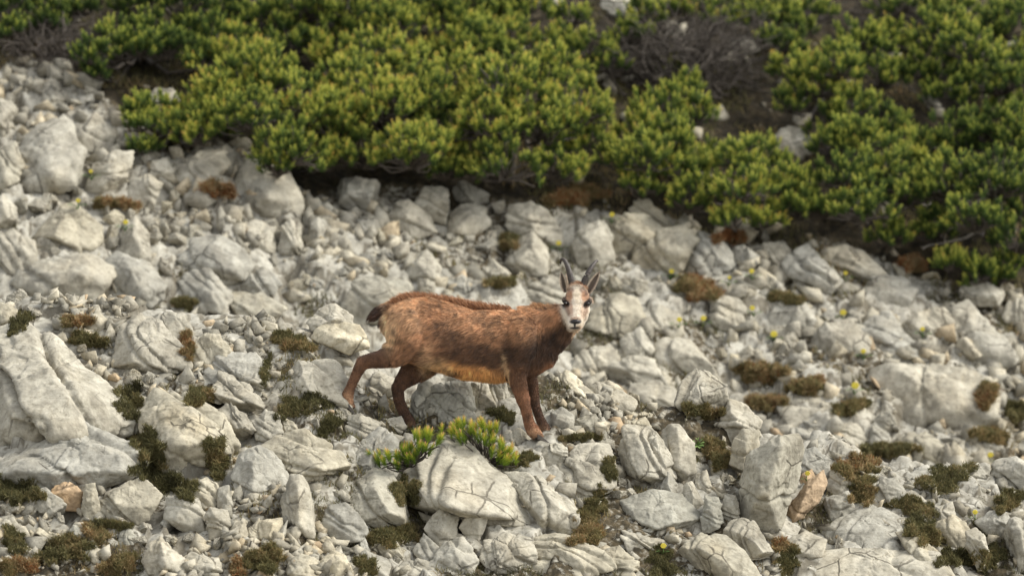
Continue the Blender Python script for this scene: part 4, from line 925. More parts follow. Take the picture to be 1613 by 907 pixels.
FARG = [
 (905,312,110,26,.76,'orange-brown litter strip under the middle pines'),(1150,378,80,14,.82,'tan grass strip above the skyline group'),(1100,458,86,34,.72,'brown grass patch right of the horns'),(1240,472,60,24,.28,'dark moss hollow left of the bright boulder'),
 (1200,590,66,44,.68,'brown grass behind the blunt pale peak'),(1190,640,80,30,.7,'brown grass behind the dull hump'),(1340,645,60,24,.5,'brown-green grass by the smooth low slab'),(1270,612,90,20,.45,'olive grass strip above the smooth low slab'),
 (1440,420,60,20,.84,'tan grass by the little round young pine'),(345,302,56,26,.8,'rust-coloured dry grass below the blue-grey slab'),(180,325,70,18,.7,'brown grass above the pyramid-shaped boulder'),(240,345,60,14,.7,'tan grass strip right of the pyramid-shaped boulder'),
 (70,372,46,12,.25,'dark moss under the pyramid-shaped boulder'),(1555,625,40,36,.6,'brown tuft right of the very large boulder'),(1600,650,50,34,.25,'dark green tuft at the right edge behind the crest'),(1560,690,70,22,.45,'olive grass behind the small white-topped rock'),
 (1495,690,30,16,.4,'grass on the low ribbed slab'),(1395,657,24,20,.35,'dark tuft at the foot of the very large boulder'),(1015,430,60,14,.4,'green plants below the bulky skyline boulder'),(1090,440,50,12,.4,'grass below the rounded skyline boulder'),
 (800,385,40,20,.55,'dull tuft in the rubble left of the head'),(670,330,40,14,.75,'brown tuft beside the blocky boulder'),(640,305,40,16,.78,'brown litter beside the overhanging boulder'),(290,480,34,24,.2,'dark moss hollow behind the left crest'),
 (790,450,50,16,.35,'dull moss above the withers'),(1110,520,24,12,.5,'grass near the furrowed grey boulder'),(1500,540,24,12,.3,'moss near the ribbed outcrop'),(1180,335,70,10,.3,'grass at the foot of the skyline pine'),
 (210,260,40,16,.3,'moss between the upper left rocks'),(110,215,30,20,.2,'moss on the great sloping boulder'),(300,170,60,16,.6,'dry grass under the left pine branch')]
for i, (px, py, w, h, tn, lab) in enumerate(FARG): tuft(lab, px, py, w, h, tn, 'grass' if tn > .28 else 'moss', .8, .07, 500 + i)

# thin grass and litter growing in the soil between the stones: nobody could count it
def sparse_grass(name, n, xr, yr, L, w, seed, thr):
    r = np.random.default_rng(seed); x = r.uniform(*xr, n); y = r.uniform(*yr, n); p = np.stack([x * 3.3, y * 3.3, x * 0], 1)
    k = (soilmask(x, y) > .35) & (fbm(p, 3, 19) + .5 * sst(.4, 2.6, x) * (y < 33) > thr); x, y, p = x[k], y[k], p[k]
    z, so, _ = terrain(x, y); m = len(x); pts = np.stack([x, y, z], 1)
    v, f, t = blades(r, pts, np.tile([0, -.3, .9], (m, 1)), L, w, .42 + .35 * fbm(p * .7, 2, 8) + r.normal(0, .12, m), .5, .5)
    me = mesh_np(name, v, f, False); attr(me, 'tint', t); ob(name, me, M_grass)['kind'] = 'stuff'
sparse_grass('thin_grass', 90000, (-3.0, 3.0), (28.4, 31.0), .045, .004, 11, -.05)
sparse_grass('far_grass', 110000, (-4.2, 4.2), (34.6, 41.5), .075, .006, 12, .05)

# ------------------------------------------------------------------ young pine clumps in front of the animal
def seedling(label, shoots, seed, length, depth):
    r = np.random.default_rng(seed); bx = np.mean([s[0] for s in shoots]); by = max(s[1] for s in shoots) + 6
    c = surf(bx, by); Y = depth if depth else c[0][1]
    base = P(bx, by, Y + .10); root = ob('young_pine', None, None, None, base); tag(root, label, 'young pine', 'young pine clumps in front of the animal')
    Bs, As, Ls, Ts, paths = [], [], [], [], []
    for (x, y, tn) in shoots:
        for k in range(3):
            tip = P(x + r.normal(0, 4), y + r.normal(0, 3), Y + r.uniform(-.06, .09))
            d = tip - base; d = d / np.linalg.norm(d) * .6 + np.array([0, -.1, .8]) + r.normal(0, .22, 3); d /= np.linalg.norm(d)
            L = length * r.uniform(.8, 1.3); b0 = tip - d * L
            Bs.append(b0); As.append(d); Ls.append(L); Ts.append(tn + r.normal(0, .05))
            paths.append(curve_path(base, b0, .006, .003, r, 5, .1))
    v, f, t = needles(np.array(Bs), np.array(As), np.array(Ls), r, 105, .046, .0024, np.array(Ts), (.28, .85))
    me = mesh_np('foliage', v - base, f, False); attr(me, 'tint', t); ob('foliage', me, M_seed, root)
    buds = [[(b + a * (l + .008), .002), (b + a * (l + .02), .0028), (b + a * (l + .03), .001)] for b, a, l in zip(Bs, As, Ls)]
    v, f = tubes(buds, 5); me = mesh_np('buds', v - base, f); ob('buds', me, M_bud, root)
    v, f = tubes(paths, 5); ob('branches', mesh_np('branches', v - base, f), M_bark, root)
M_bud = plain('pine_buds', (0.45, 0.20, 0.10), (0.62, 0.36, 0.18), 60)
seedling('left clump of young pine with pinkish buds, below the planted hind hoof', [(590,715,.3),(600,722,.35),(612,712,.45),(625,716,.3),(640,722,.3),(650,700,.35),(655,685,.5),(668,680,.6),(676,678,.62),(640,705,.3),(662,700,.4),(672,705,.35),(628,728,.25),(690,688,.5),(648,716,.28)], 81, .05, 29.38)
seedling('right clump of young pine glowing yellow-green, below the belly', [(704,674,.6),(716,668,.62),(728,664,.62),(742,668,.6),(752,666,.62),(765,668,.62),(775,670,.6),(745,682,.4),(760,684,.5),(775,688,.55),(788,695,.6),(730,682,.35),(795,708,.62),(785,712,.6),(800,720,.6),(770,705,.45),(802,706,.6),(806,716,.6),(720,680,.5),(790,725,.5)], 82, .055, 29.62)

# ------------------------------------------------------------------ flowers
def mcol(name, c, rough=.7, sub=None):
    m, nt, b = mat_new(name); b.inputs['Base Color'].default_value = (*c, 1); b.inputs['Roughness'].default_value = rough
    tc = N(nt, 'ShaderNodeTexCoord'); n = N(nt, 'ShaderNodeTexNoise', Scale=60.0, Detail=3); nt.links.new(tc.outputs['Object'], n.inputs['Vector'])
    nt.links.new(ramp(nt, n.outputs['Fac'], [(0.3, tuple(q * .75 for q in c)), (0.7, tuple(min(1, q * 1.15) for q in c))]), b.inputs['Base Color']); return m
M_petal = mcol('yellow_petals', (0.62, 0.50, 0.05)); M_leaf = mcol('green_leaves', (0.08, 0.17, 0.03)); M_ros = mcol('rosette_leaves', (0.30, 0.45, 0.14))
def leafmesh(base, dirs, L, w, n=4):
    V, F = [], []
    for d in dirs:
        d = np.array(d, float); d /= np.linalg.norm(d); s = np.cross(d, [0, -.3, 1]); s /= np.linalg.norm(s); up = np.cross(s, d)
        o = len(V); prof = [0.15, .8, 1.0, .6, .05]
        for i, pf in enumerate(prof):
            t = i / 4; c = base + d * L * t + up * L * (.22 * math.sin(t * 2.6)); V += [c - s * w * pf, c + up * -.1 * w, c + s * w * pf]
        for i in range(4):
            a = o + i * 3; F += [[a, a + 1, a + 4, a + 3], [a + 1, a + 2, a + 5, a + 4]]
    return np.array(V), np.array(F)
def flower(label, px, py, size, seed, near=False):
    r = np.random.default_rng(seed); c = surf(px, py + 9)
    if c is None: return
    Y = c[0][1] - .03; foot = P(px + r.uniform(-2, 2), py + 14, Y); top = P(px, py, Y); root = ob('yellow_flower', None, None, None, foot)
    tag(root, label, 'flower', 'yellow flowers scattered over the rocks')
    v, f = tubes([curve_path(foot, top, .0025, .002, r, 5, .05)], 5); ob('stem', mesh_np('stem', v - foot, f), M_leaf, root)
    dr, fc = ico(2); V, F, o = [], [], 0; s = size * K * Y * .42
    for k in range(6):
        a = k * 1.05; ctr = top + np.array([math.cos(a), -.3, math.sin(a) * .8]) * s * .55
        for j in range(5):
            b = j * 1.257; pc = ctr + np.array([math.cos(b), -.2, math.sin(b)]) * s * .34
            V.append(dr * np.array([.30, .13, .30]) * s + pc); F.append(fc + o); o += len(dr)
    ob('blossom', mesh_np('blossom', np.concatenate(V) - foot, np.concatenate(F)), M_petal, root)
    v, f = leafmesh(foot, [(math.cos(a), -.4, .35 + .3 * math.sin(a * 3)) for a in np.linspace(0, 6.28, 7)[:-1]], .075 if not near else .045, .014 if not near else .008); ob('leaves', mesh_np('leaves', v - foot, f), M_leaf, root)
FL = [(1058,427,9,'yellow flower below the bulky skyline boulder'),(1184,427,9,'yellow flower beside the pale upright rock right of the skyline group'),(964,338,9,'yellow flower on the knob left of the white tooth of rock'),(1070,503,9,'yellow flower on the left of the furrowed grey boulder'),(1108,501,10,'pale yellow flower at the foot of the furrowed grey boulder'),
 (1185,485,9,'yellow flower left of the bright boulder with the white underside'),(1219,526,12,'yellow flower under the bright boulder with the white underside'),(1328,492,11,'wide yellow bloom above the grey fissured boulder'),(1360,553,9,'yellow flower below the fissured boulder'),(1453,518,8,'small yellow flower on the rounded rock in the right background'),
 (1347,607,13,'large yellow flower at the upper left of the very large boulder'),(1332,430,7,'faint yellow flower on the smooth hump'),(880,383,9,'yellow flower between dark boulder and triangular boulder'),(198,350,9,'yellow flower right of the pyramid-shaped boulder'),(143,270,7,'small yellow flower under the great sloping boulder high on the left'),
 (123,316,8,'small yellow flower above the pyramid-shaped boulder'),(1149,437,6,'tiny yellow bloom in the right middle of the slope behind')]
for i, (x, y, s, lab) in enumerate(FL): flower(lab, x, y, s, 900 + i)
for i, (x, y, s, lab) in enumerate([(1272,745,9,'yellow flower on top of the little amber-coloured stone'),(1536,806,9,'yellow flower in the moss at the right of the near bank'),(1045,859,10,'pale yellow bloom above the dark moss at the bottom edge'),(1560,716,10,'yellow flower just over the crest near the right edge')]): flower(lab, x, y, s, 950 + i, True)
c = surf(1100, 700)
if c is not None:
    b = P(1100, 700, c[0][1] - .02); V, F = leafmesh(b, [(math.cos(a), -.6 + .3 * math.sin(a), .2 + .8 * math.sin(a)) for a in np.linspace(0, 6.28, 10)[:-1]], .042, .02)
    tag(ob('leafy_rosette', mesh_np('leafy_rosette', V - b, F), M_ros, None, b), 'light green leafy rosette in the brown grass on the crest', 'plant')
# ------------------------------------------------------------------ the chamois
KY = K * 30.0
def Q(px, py, dy=0.0):                     # body space: photo pixel at the animal's own distance
    return np.array([(px - 806.5) * KY, 30.0 + dy, (453.5 - py) * KY])
ORG = Q(740, 692)
def loft(secs, sides=20, power=2.3, cap=True):
    secs = [(a, b, c, max(d - (3.0 if d > 25 else 1.1), d * .6), e) for a, b, c, d, e in secs]      # room for the fur
    """secs: (px, py, dy, r_in_picture_plane[px], r_depth[m]); rings across the path"""
    P_ = np.array([Q(s[0], s[1], s[2]) for s in secs]); t = np.gradient(P_, axis=0); t /= np.linalg.norm(t, axis=1)[:, None]
    n = len(secs); V = []
    a = np.linspace(0, 2 * math.pi, sides, endpoint=False); ca, sa = np.cos(a), np.sin(a)
    ce = np.sign(ca) * np.abs(ca) ** (2 / power); se = np.sign(sa) * np.abs(sa) ** (2 / power)
    for i in range(n):
        inp = np.cross(t[i], [0, 1, 0]); l = np.linalg.norm(inp)
        inp = inp / l if l > .15 else np.array([0, 0, 1.])
        dep = np.cross(inp, t[i]); dep /= np.linalg.norm(dep)
        V.append(P_[i] + ce[:, None] * inp * secs[i][3] * KY + se[:, None] * dep * secs[i][4])
    V = np.concatenate(V); F = []
    for i in range(n - 1):
        for k in range(sides): F.append([i * sides + k, i * sides + (k + 1) % sides, (i + 1) * sides + (k + 1) % sides, (i + 1) * sides + k])
    e0, e1 = P_[0] - t[0] * secs[0][3] * KY * .5, P_[-1] + t[-1] * secs[-1][3] * KY * .5
    V = np.concatenate([V, [e0], [e1]])
    T = []
    for k in range(sides):
        T.append([(k + 1) % sides, k, n * sides]); T.append([(n - 1) * sides + k, (n - 1) * sides + (k + 1) % sides, n * sides + 1])
    return V, F, T
def facesec(secs, sides=24):
    """head: sections across the face; each (px, py, dy, half width px, half thickness m), axis runs forehead -> nose"""
    return loft([(a, b, c, d, e) for a, b, c, d, e in secs], sides, 2.15)
parts = []
parts.append(loft([(606,512,0,17,.045),(616,510,0,33,.085),(636,516,0,49,.115),(665,521,0,56,.13),(700,531,0,56,.116),(740,543,0,56,.124),(780,545.5,0,58,.132),(812,543.5,0,57,.142),(838,540,0,54,.118),(858,534,0,45,.09),(868,531,0,34,.07)], 28))
parts.append(loft([(832,530,0,50,.11),(852,524,0,46,.10),(868,517,-.01,40,.085),(882,509,-.03,33,.073),(894,500,-.045,27,.064),(903,490,-.06,20,.058),(907,480,-.06,17,.05)], 22))
# head facing the camera (widths across the picture, path comes forward): built as ellipsoid stack
def ell(px, py, dy, rx, rz, ry, n=3):
    d, f = ico(n); return (d * np.array([rx * KY, ry, rz * KY]) + Q(px, py, dy), [], f.tolist())
HEAD = [(909,458,-.055,14,13,.052),(909,468,-.07,18.5,15,.062),(909,478,-.085,20.5,15,.066),(908.5,488,-.095,20.5,14,.066),(908,496,-.10,18.5,13,.062),
        (907,494,-.14,15.5,14,.052),(906,501,-.165,13.5,12,.046),(905.5,506,-.19,11.5,10,.038),(905,511,-.20,10.5,8.5,.034),(904,515,-.185,9,6.5,.034),(906,500,-.08,19.5,12,.06),(906,507,-.10,15,11,.055),
        (891,473,-.105,5.5,6,.022),(926.5,473.5,-.105,5.5,6,.022)]
for h in HEAD: parts.append(ell(*h))
LEGS = {
 'nh': [(645,530,-.05,36,.075),(634,548,-.065,28,.066),(617,560,-.075,19,.052),(598,566,-.08,14.5,.040),(582,568,-.08,12.5,.034),(571,572,-.08,12,.030),(564,585,-.08,9.2,.025),(558,598,-.08,8.2,.022),(552,612,-.08,8.2,.022),(548,622,-.08,10.5,.025),(549,631,-.08,9,.024),(552,638,-.08,8,.024),(554,643,-.08,7.5,.026)],
 'fh': [(676,560,.06,30,.075),(664,574,.075,26,.062),(646,590,.08,19,.046),(632,603,.08,13.5,.034),(626,614,.08,10.8,.029),(628,630,.08,9.4,.023),(633,644,.08,8.6,.021),(640,658,.08,9.2,.022),(645,666,.08,10,.025),(649,673,.08,8.5,.024),(652,678,.08,7.5,.026)],
 'nf': [(818,545,-.06,30,.06),(815,565,-.075,24,.056),(814,582,-.08,18.5,.046),(816,600,-.08,15,.038),(821,618,-.08,12.2,.032),(824,630,-.08,11.2,.030),(828,642,-.08,9.3,.024),(831,655,-.08,9.0,.021),(834,667,-.08,9.6,.022),(839,677,-.085,11.3,.026),(845,684,-.09,10,.026),(850,690,-.095,8.5,.026)],
 'ff': [(826,565,.06,24,.05),(830,588,.07,17,.042),(836,608,.075,12.5,.034),(840,624,.075,9.8,.029),(844,640,.075,7.8,.022),(849,656,.075,7.5,.020),(855,669,.07,8.5,.022),(861,679,.06,8.6,.024),(866,685,.05,7.2,.024)],
}
for k, s in LEGS.items(): parts.append(loft(s, 16, 2.1))
parts.append(loft([(618,485,0,11,.03),(606,488,0,9.5,.026),(596,493,0,8.5,.022),(588,498,0,6,.016),(582,501,0,3,.01)], 12))   # tail
# knee, hock and shoulder swellings
for h in [(573,570,-.08,10,11,.030),(824,628,-.08,11,11,.031),(627,610,.08,10.5,10,.03),(840,622,.075,9,9,.027),(824,536,-.10,26,38,.062),(642,522,-.09,32,38,.062),(818,568,-.095,19,20,.045),(628,550,-.085,24,16,.045)]: parts.append(ell(*h))
bm = bmesh.new()
for V, F, T in parts:
    vs = [bm.verts.new(v - ORG) for v in V]
    for f in list(F) + list(T):
        try: bm.faces.new([vs[i] for i in f])
        except ValueError: pass
bmesh.ops.recalc_face_normals(bm, faces=bm.faces[:])
tmp = bpy.data.meshes.new('body_parts'); bm.to_mesh(tmp); bm.free()
to = bpy.data.objects.new('body_parts', tmp); C.objects.link(to)
md = to.modifiers.new('remesh', 'REMESH'); md.mode = 'VOXEL'; md.voxel_size = .0055
sm = to.modifiers.new('smooth', 'SMOOTH'); sm.factor = .5; sm.iterations = 7
bpy.context.view_layer.update(); dg2 = bpy.context.evaluated_depsgraph_get()
body_me = bpy.data.meshes.new_from_object(to.evaluated_get(dg2)); bpy.data.objects.remove(to)
nv = len(body_me.vertices); co = np.zeros(nv * 3); body_me.vertices.foreach_get('co', co); co = co.reshape(-1, 3)
no = np.zeros(nv * 3); body_me.vertices.foreach_get('normal', no); no = no.reshape(-1, 3)
def to_px(c):
    g = c + ORG; return 806.5 + g[:, 0] / KY, 453.5 - g[:, 2] / KY, g[:, 1] - 30.0
def blob(x, y, cx, cy, rx, ry, ang=0.0, soft=.5):
    a = math.radians(ang); dx, dy = x - cx, y - cy
    u = (dx * math.cos(a) + dy * math.sin(a)) / rx; v = (-dx * math.sin(a) + dy * math.cos(a)) / ry
    return sst(1 + soft, 1 - soft, np.sqrt(u * u + v * v))
def coat(c):
    """coat colour (linear), with muscle shading painted in, and hair length from the place on the body"""
    x, y, d = to_px(c); n = len(x)
    q = c * 22.0; nz = fbm(q, 3, 11)
    xw = x + 3.5 * fbm(c * 16, 2, 5); yw = y + 3.5 * fbm(c * 16 + 5, 2, 6)
    col = np.tile(np.array([0.27, 0.128, 0.056]), (n, 1)); L = np.full(n, .030)
    def put(m, rgb, l=None):
        nonlocal col, L
        m = np.clip(m, 0, 1); col = col * (1 - m[:, None]) + np.array(rgb) * m[:, None]
        if l is not None: L = L * (1 - m) + l * m
    top = np.interp(x, [600, 635, 665, 740, 815, 850], [478, 465, 462, 472, 480, 478])
    put(sst(34, 2, yw - top) * .75 * (x < 880), (0.42, 0.225, 0.105))
    put(blob(xw, yw, 632, 505, 34, 42) * .6, (0.44, 0.26, 0.135))
    put(blob(xw, yw, 760, 500, 60, 22) * .5, (0.44, 0.235, 0.115))
    put(blob(xw, yw, 612, 530, 14, 34, 10) * .8, (0.55, 0.36, 0.20))
    put(blob(xw, yw, 607, 512, 8, 30, 0) * .7, (0.58, 0.40, 0.24))
    put(blob(xw, yw, 856, 550, 46, 36, -40) * .97, (0.042, 0.020, 0.010))
    put(blob(xw, yw, 886, 532, 28, 24, -50) * .9, (0.052, 0.026, 0.014))
    put(blob(xw, yw, 812, 556, 16, 30, -12) * .8, (0.062, 0.028, 0.013)); put(blob(xw, yw, 828, 520, 24, 22) * .45, (0.40, 0.2, 0.09))
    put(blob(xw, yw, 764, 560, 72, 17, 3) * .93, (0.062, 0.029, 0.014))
    put(blob(xw, yw, 722, 540, 44, 22, 20) * .6, (0.11, 0.05, 0.023)); put(blob(xw, yw, 660, 545, 30, 22, 0) * .5, (0.36, 0.17, 0.075)); put(blob(xw, yw, 640, 556, 34, 14, -25) * .35, (0.12, 0.055, 0.025))  # coat patches, deepened to paint in shading of shoulder, flank and haunch
    put(blob(xw, yw, 700, 525, 24, 20) * .35, (0.13, 0.066, 0.034))
    put(blob(xw, yw, 742, 590, 62, 17, 7, .35) * .95 * (y > 562), (0.50, 0.235, 0.06), .032)
    put(blob(xw, yw, 690, 578, 22, 14) * .6, (0.42, 0.27, 0.13))
    put(blob(xw, yw, 710, 587, 9, 4) * .8, (0.06, 0.03, 0.015))
    for sx, sy in ((690,512),(694,520),(700,510),(704,519),(709,512),(712,522),(716,530),(698,528),(706,533),(688,525),(719,540),(711,541)): put(blob(x, y, sx, sy, 2.0, 4.6, -22, .45) * .75, (0.055, 0.026, 0.014))
    # legs
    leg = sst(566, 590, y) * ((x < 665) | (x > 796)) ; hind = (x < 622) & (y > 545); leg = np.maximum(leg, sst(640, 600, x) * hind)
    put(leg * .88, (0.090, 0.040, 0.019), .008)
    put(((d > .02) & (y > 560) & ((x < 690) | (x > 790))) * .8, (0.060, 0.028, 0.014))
    put(sst(604, 624, y) * (x > 800) * (d < 0) * .6, (0.20, 0.085, 0.038), .008)
    put(blob(xw, yw, 870, 580, 14, 12) * .7, (0.26, 0.11, 0.045))
    put(blob(xw, yw, 546, 632, 16, 18) * .5, (0.36, 0.2, 0.1), .010); put(blob(xw, yw, 846, 684, 16, 12) * .6, (0.30, 0.18, 0.10), .010)
    put(blob(xw, yw, 799, 580, 4, 26, -6) * .8, (0.42, 0.27, 0.14))
    put(blob(xw, yw, 672, 566, 12, 26, 10) * .35, (0.45, 0.3, 0.17))
    put(sst(612, 600, x) * (y < 512) * 1.0, (0.045, 0.022, 0.013), .034)                       # tail
    for hx, hy, rx, ry in ((555,645,9,5),(655,678,10,5),(852,691,12,5),(867,686,9,4.5)): put(blob(x, y, hx, hy, rx, ry, 0, .3), (0.018, 0.014, 0.011), .002)
    for hx, hy in ((548,626),(644,668),(838,678),(860,680)): put(blob(x, y, hx, hy, 7, 5, 0, .5) * .5, (0.30, 0.17, 0.09))
    # neck and head
    put(blob(xw, yw, 868, 500, 26, 18, -30) * .6, (0.38, 0.185, 0.085), .030)
    put(blob(xw, yw, 893, 524, 10, 13) * .5, (0.13, 0.066, 0.035))
    head = blob(x, y, 908, 485, 24, 36, 0, .12) * (d < -.03) * (y < 521)
    put(head, (0.80, 0.70, 0.56), .006)
    put(blob(x, y, 911, 524, 8, 10, 20) * .9 * (d < .03), (0.62, 0.45, 0.30), .016)
    def f(cx, cy, rx, ry, ang, rgb, m=1.0, soft=.4): put(head * blob(x, y, cx, cy, rx, ry, ang, soft) * m, rgb)
    f(896.5, 466, 6, 10, 10, (0.46, 0.22, 0.095), .9); f(921.5, 467, 7.5, 10, -12, (0.46, 0.22, 0.095), .9)
    f(897, 484, 5, 14, -10, (0.55, 0.32, 0.19), .7); f(920, 488, 6, 15, 8, (0.58, 0.36, 0.20), .6)
    f(888.5, 474, 4.5, 12, 0, (0.10, 0.055, 0.032), .9); f(891, 478.5, 6.5, 5.5, 35, (0.018, 0.012, 0.010), 1.0, .25); f(887.5, 467, 2.5, 5, 0, (0.05, 0.03, 0.02), .8)
    f(924, 479, 7.5, 5, -48, (0.018, 0.012, 0.010), 1.0, .25); f(929, 474, 4, 5, 0, (0.03, 0.02, 0.016), .9); f(923, 462, 3, 5, 0, (0.10, 0.05, 0.03), .7)
    f(893.5, 488, 3.2, 10, -14, (0.26, 0.14, 0.08), .6); f(921.5, 489, 3.2, 10, 14, (0.26, 0.14, 0.08), .55)
    f(908.5, 464, 7, 9, 0, (0.78, 0.66, 0.48), .6); f(906, 503, 7.5, 4.5, 0, (0.46, 0.30, 0.19), .85)
    f(905.8, 506.5, 8.6, 3.8, 0, (0.012, 0.010, 0.010), 1.0, .25); f(905, 512, 1.6, 4.5, 0, (0.02, 0.015, 0.012), 1.0, .3); f(904.3, 516.2, 6.0, 1.7, 0, (0.04, 0.022, 0.016), .95, .35)
    f(898, 457, 6, 4, 0, (0.30, 0.17, 0.10), .7); f(918, 457, 6, 4, 0, (0.30, 0.17, 0.10), .7)
    lum = col @ np.array([.3, .6, .1]); col = col * .86 + lum[:, None] * .14
    col = col * (1 + .36 * (1 - head))[:, None] * (1 + (1 - head)[:, None] * np.array([.05, .02, -.06]))
    col = col * (1 + (.22 * (1 - .8 * head) * nz)[:, None]); L = np.where(y > 600, np.minimum(L, .012), L)
    return np.clip(col, .004, .95), L
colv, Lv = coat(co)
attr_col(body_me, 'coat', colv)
body_me.polygons.foreach_set('use_smooth', np.ones(len(body_me.polygons), bool))
m, nt, b = mat_new('coat'); a = N(nt, 'ShaderNodeAttribute'); a.attribute_name = 'coat'; nt.links.new(a.outputs['Color'], b.inputs['Base Color'])
b.inputs['Roughness'].default_value = .75; b.inputs['Specular IOR Level'].default_value = .2; b.inputs['Sheen Weight'].default_value = .25; b.inputs['Sheen Roughness'].default_value = .5
M_coat = m
M_horn = plain('horn', (0.02, 0.016, 0.014), (0.075, 0.058, 0.047), 70, .5, .5); M_hoof = plain('hoof', (0.025, 0.02, 0.016), (0.09, 0.07, 0.05), 60, .5)
M_eye, nt_, b_ = mat_new('eye'); b_.inputs['Base Color'].default_value = (.012, .008, .006, 1); b_.inputs['Roughness'].default_value = .06
M_nose, nt_, b_ = mat_new('nose'); b_.inputs['Base Color'].default_value = (.014, .011, .011, 1); b_.inputs['Roughness'].default_value = .38
cham = ob('chamois', None, None, None, ORG)
tag(cham, 'brown chamois with hooked horns standing side-on across the rocks, looking at the camera', 'chamois')
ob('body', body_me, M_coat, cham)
# fur: short curved strands over the whole skin
def make_fur(count, seed):
    r = np.random.default_rng(seed)
    body_me.calc_loop_triangles(); nt3 = len(body_me.loop_triangles); tri = np.zeros(nt3 * 3, np.int32); body_me.loop_triangles.foreach_get('vertices', tri); tri = tri.reshape(-1, 3)
    A, B, D = co[tri[:, 0]], co[tri[:, 1]], co[tri[:, 2]]; ar = np.linalg.norm(np.cross(B - A, D - A), axis=1)
    ctr = (A + B + D) / 3; px_, py_, dd_ = to_px(ctr); ar = ar * np.where(blob(px_, py_, 908, 487, 26, 38, 0, .1) > .5, 3.0, 1.0) * np.where(py_ > 600, 1.6, 1)
    t = r.choice(nt3, count, p=ar / ar.sum()); u, v = r.random(count), r.random(count); s = u + v > 1; u[s], v[s] = 1 - u[s], 1 - v[s]
    p = A[t] + (B - A)[t] * u[:, None] + (D - A)[t] * v[:, None]
    n = no[tri[t, 0]] * (1 - u - v)[:, None] + no[tri[t, 1]] * u[:, None] + no[tri[t, 2]] * v[:, None]; n /= np.linalg.norm(n, axis=1)[:, None]
    c, L = coat(p); x, y, d = to_px(p)
    fl = np.tile(np.array([-1.0, 0, -.45]), (count, 1))
    legm = ((y > 580) | ((x < 620) & (y > 545))); fl[legm] = (-.15, 0, -1)
    nk = (x > 845) & ~legm; fl[nk] = (-.55, 0, -.9)
    hd = (np.hypot((x - 908) / 25, (y - 487) / 37) < 1) & (d < -.03); fl[hd] = np.stack([(x[hd] - 908) * .03, np.full(hd.sum(), .2), np.full(hd.sum(), .8)], 1)
    rump = (x < 640) & ~legm; fl[rump] = (-.5, 0, -.85); tl = (x < 612) & (y < 512); fl[tl] = (-1, 0, -.5)
    sw = fbm(p * 11, 2, 31), fbm(p * 11 + 9, 2, 32)
    fl = fl + np.stack([sw[0], sw[0] * 0, sw[1]], 1) * .55 + r.normal(0, .16, (count, 3))
    fl -= n * (fl * n).sum(1)[:, None]; fl /= np.linalg.norm(fl, axis=1)[:, None] + 1e-6
    lift = np.where(hd, .25, .38) + .12 * sw[0]
    d1 = fl + n * (lift + .25)[:, None]; d1 /= np.linalg.norm(d1, axis=1)[:, None]; d2 = fl + n * (lift * .5)[:, None] + np.array([0, 0, -.15]); d2 /= np.linalg.norm(d2, axis=1)[:, None]
    L = L * r.uniform(.6, 1.25, count)
    return strands(p, d1, d2, L, c * (1 + (r.normal(0, .22, count) + .42 * fbm(p * 45, 2, 55) + .32 * fbm(p * 20, 2, 56)) * np.where(hd, .18, 1))[:, None], r, .0019)
def strands(p, d1, d2, L, c, r, w):
    n = len(p); sd = np.cross(d1, r.normal(size=(n, 3))); sd /= np.linalg.norm(sd, axis=1)[:, None]
    m = p + d1 * L[:, None] * .5; tp = m + d2 * L[:, None] * .5
    V = np.stack([p - sd * w * .5, p + sd * w * .5, m + sd * w * .4, m - sd * w * .4, tp], 1)
    q = np.arange(n)[:, None] * 5; F = np.concatenate([q + np.array([[0, 1, 2]]), q + np.array([[0, 2, 3]]), q + np.array([[3, 2, 4]])])
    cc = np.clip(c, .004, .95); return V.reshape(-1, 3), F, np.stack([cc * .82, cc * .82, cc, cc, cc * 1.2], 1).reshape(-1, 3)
v, f, c3 = make_fur(150000, 5)
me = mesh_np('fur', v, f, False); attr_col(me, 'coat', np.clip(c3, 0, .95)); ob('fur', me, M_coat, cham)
# raised mane along the back, tail tassel, crest hair at the nape
def mane(path, n, L, cols, seed, up=(0, 0, 1), thick=.022):
    r = np.random.default_rng(seed); P_ = np.array([Q(*q) for q in path]) - ORG; t = r.random(n) * (len(path) - 1); i = t.astype(int); fr = t - i; i = np.minimum(i, len(path) - 2)
    p = P_[i] + (P_[i + 1] - P_[i]) * fr[:, None] + r.normal(0, 1, (n, 3)) * np.array([.004, thick, .010])
    env = np.interp(t / (len(path) - 1), [0, .15, .8, 1], [.5, 1, 1, .45])
    d1 = np.array(up) + r.normal(0, .22, (n, 3)); d1 /= np.linalg.norm(d1, axis=1)[:, None]; d2 = d1 + np.array([-.9, 0, -.25]); d2 /= np.linalg.norm(d2, axis=1)[:, None]
    k = r.random(n)[:, None]; c = np.array(cols[0]) * (1 - k) + np.array(cols[1]) * k
    return strands(p, d1, d2, L * env * r.uniform(.6, 1.2, n), c, r, .0019)
pieces = [mane([(610,490,.01),(620,481,.015),(636,473,.02),(655,470,.025),(680,473,.03),(710,477,.03),(745,484,.03),(780,488,.03),(806,490,.025)], 15000, .034, ((.17, .075, .032), (.42, .20, .09)), 71, (-.45, 0, 1)),
          mane([(838,486,.0),(846,486,-.01),(854,488,-.01),(866,488,-.01),(878,486,-.02)], 1500, .034, ((.36, .18, .08), (.55, .32, .16)), 72, (-.7, 0, .9)),
          mane([(616,484,0),(604,488,0),(594,494,0),(588,498,0)], 3500, .036, ((.03, .014, .008), (.10, .045, .025)), 73, (-.9, 0, -.5), .014)]
V = np.concatenate([q[0] for q in pieces]); o_ = np.cumsum([0] + [len(q[0]) for q in pieces[:-1]]); F = np.concatenate([q[1] + k for q, k in zip(pieces, o_)])
me = mesh_np('mane', V, F, False); attr_col(me, 'coat', np.concatenate([q[2] for q in pieces])); ob('mane', me, M_coat, cham)
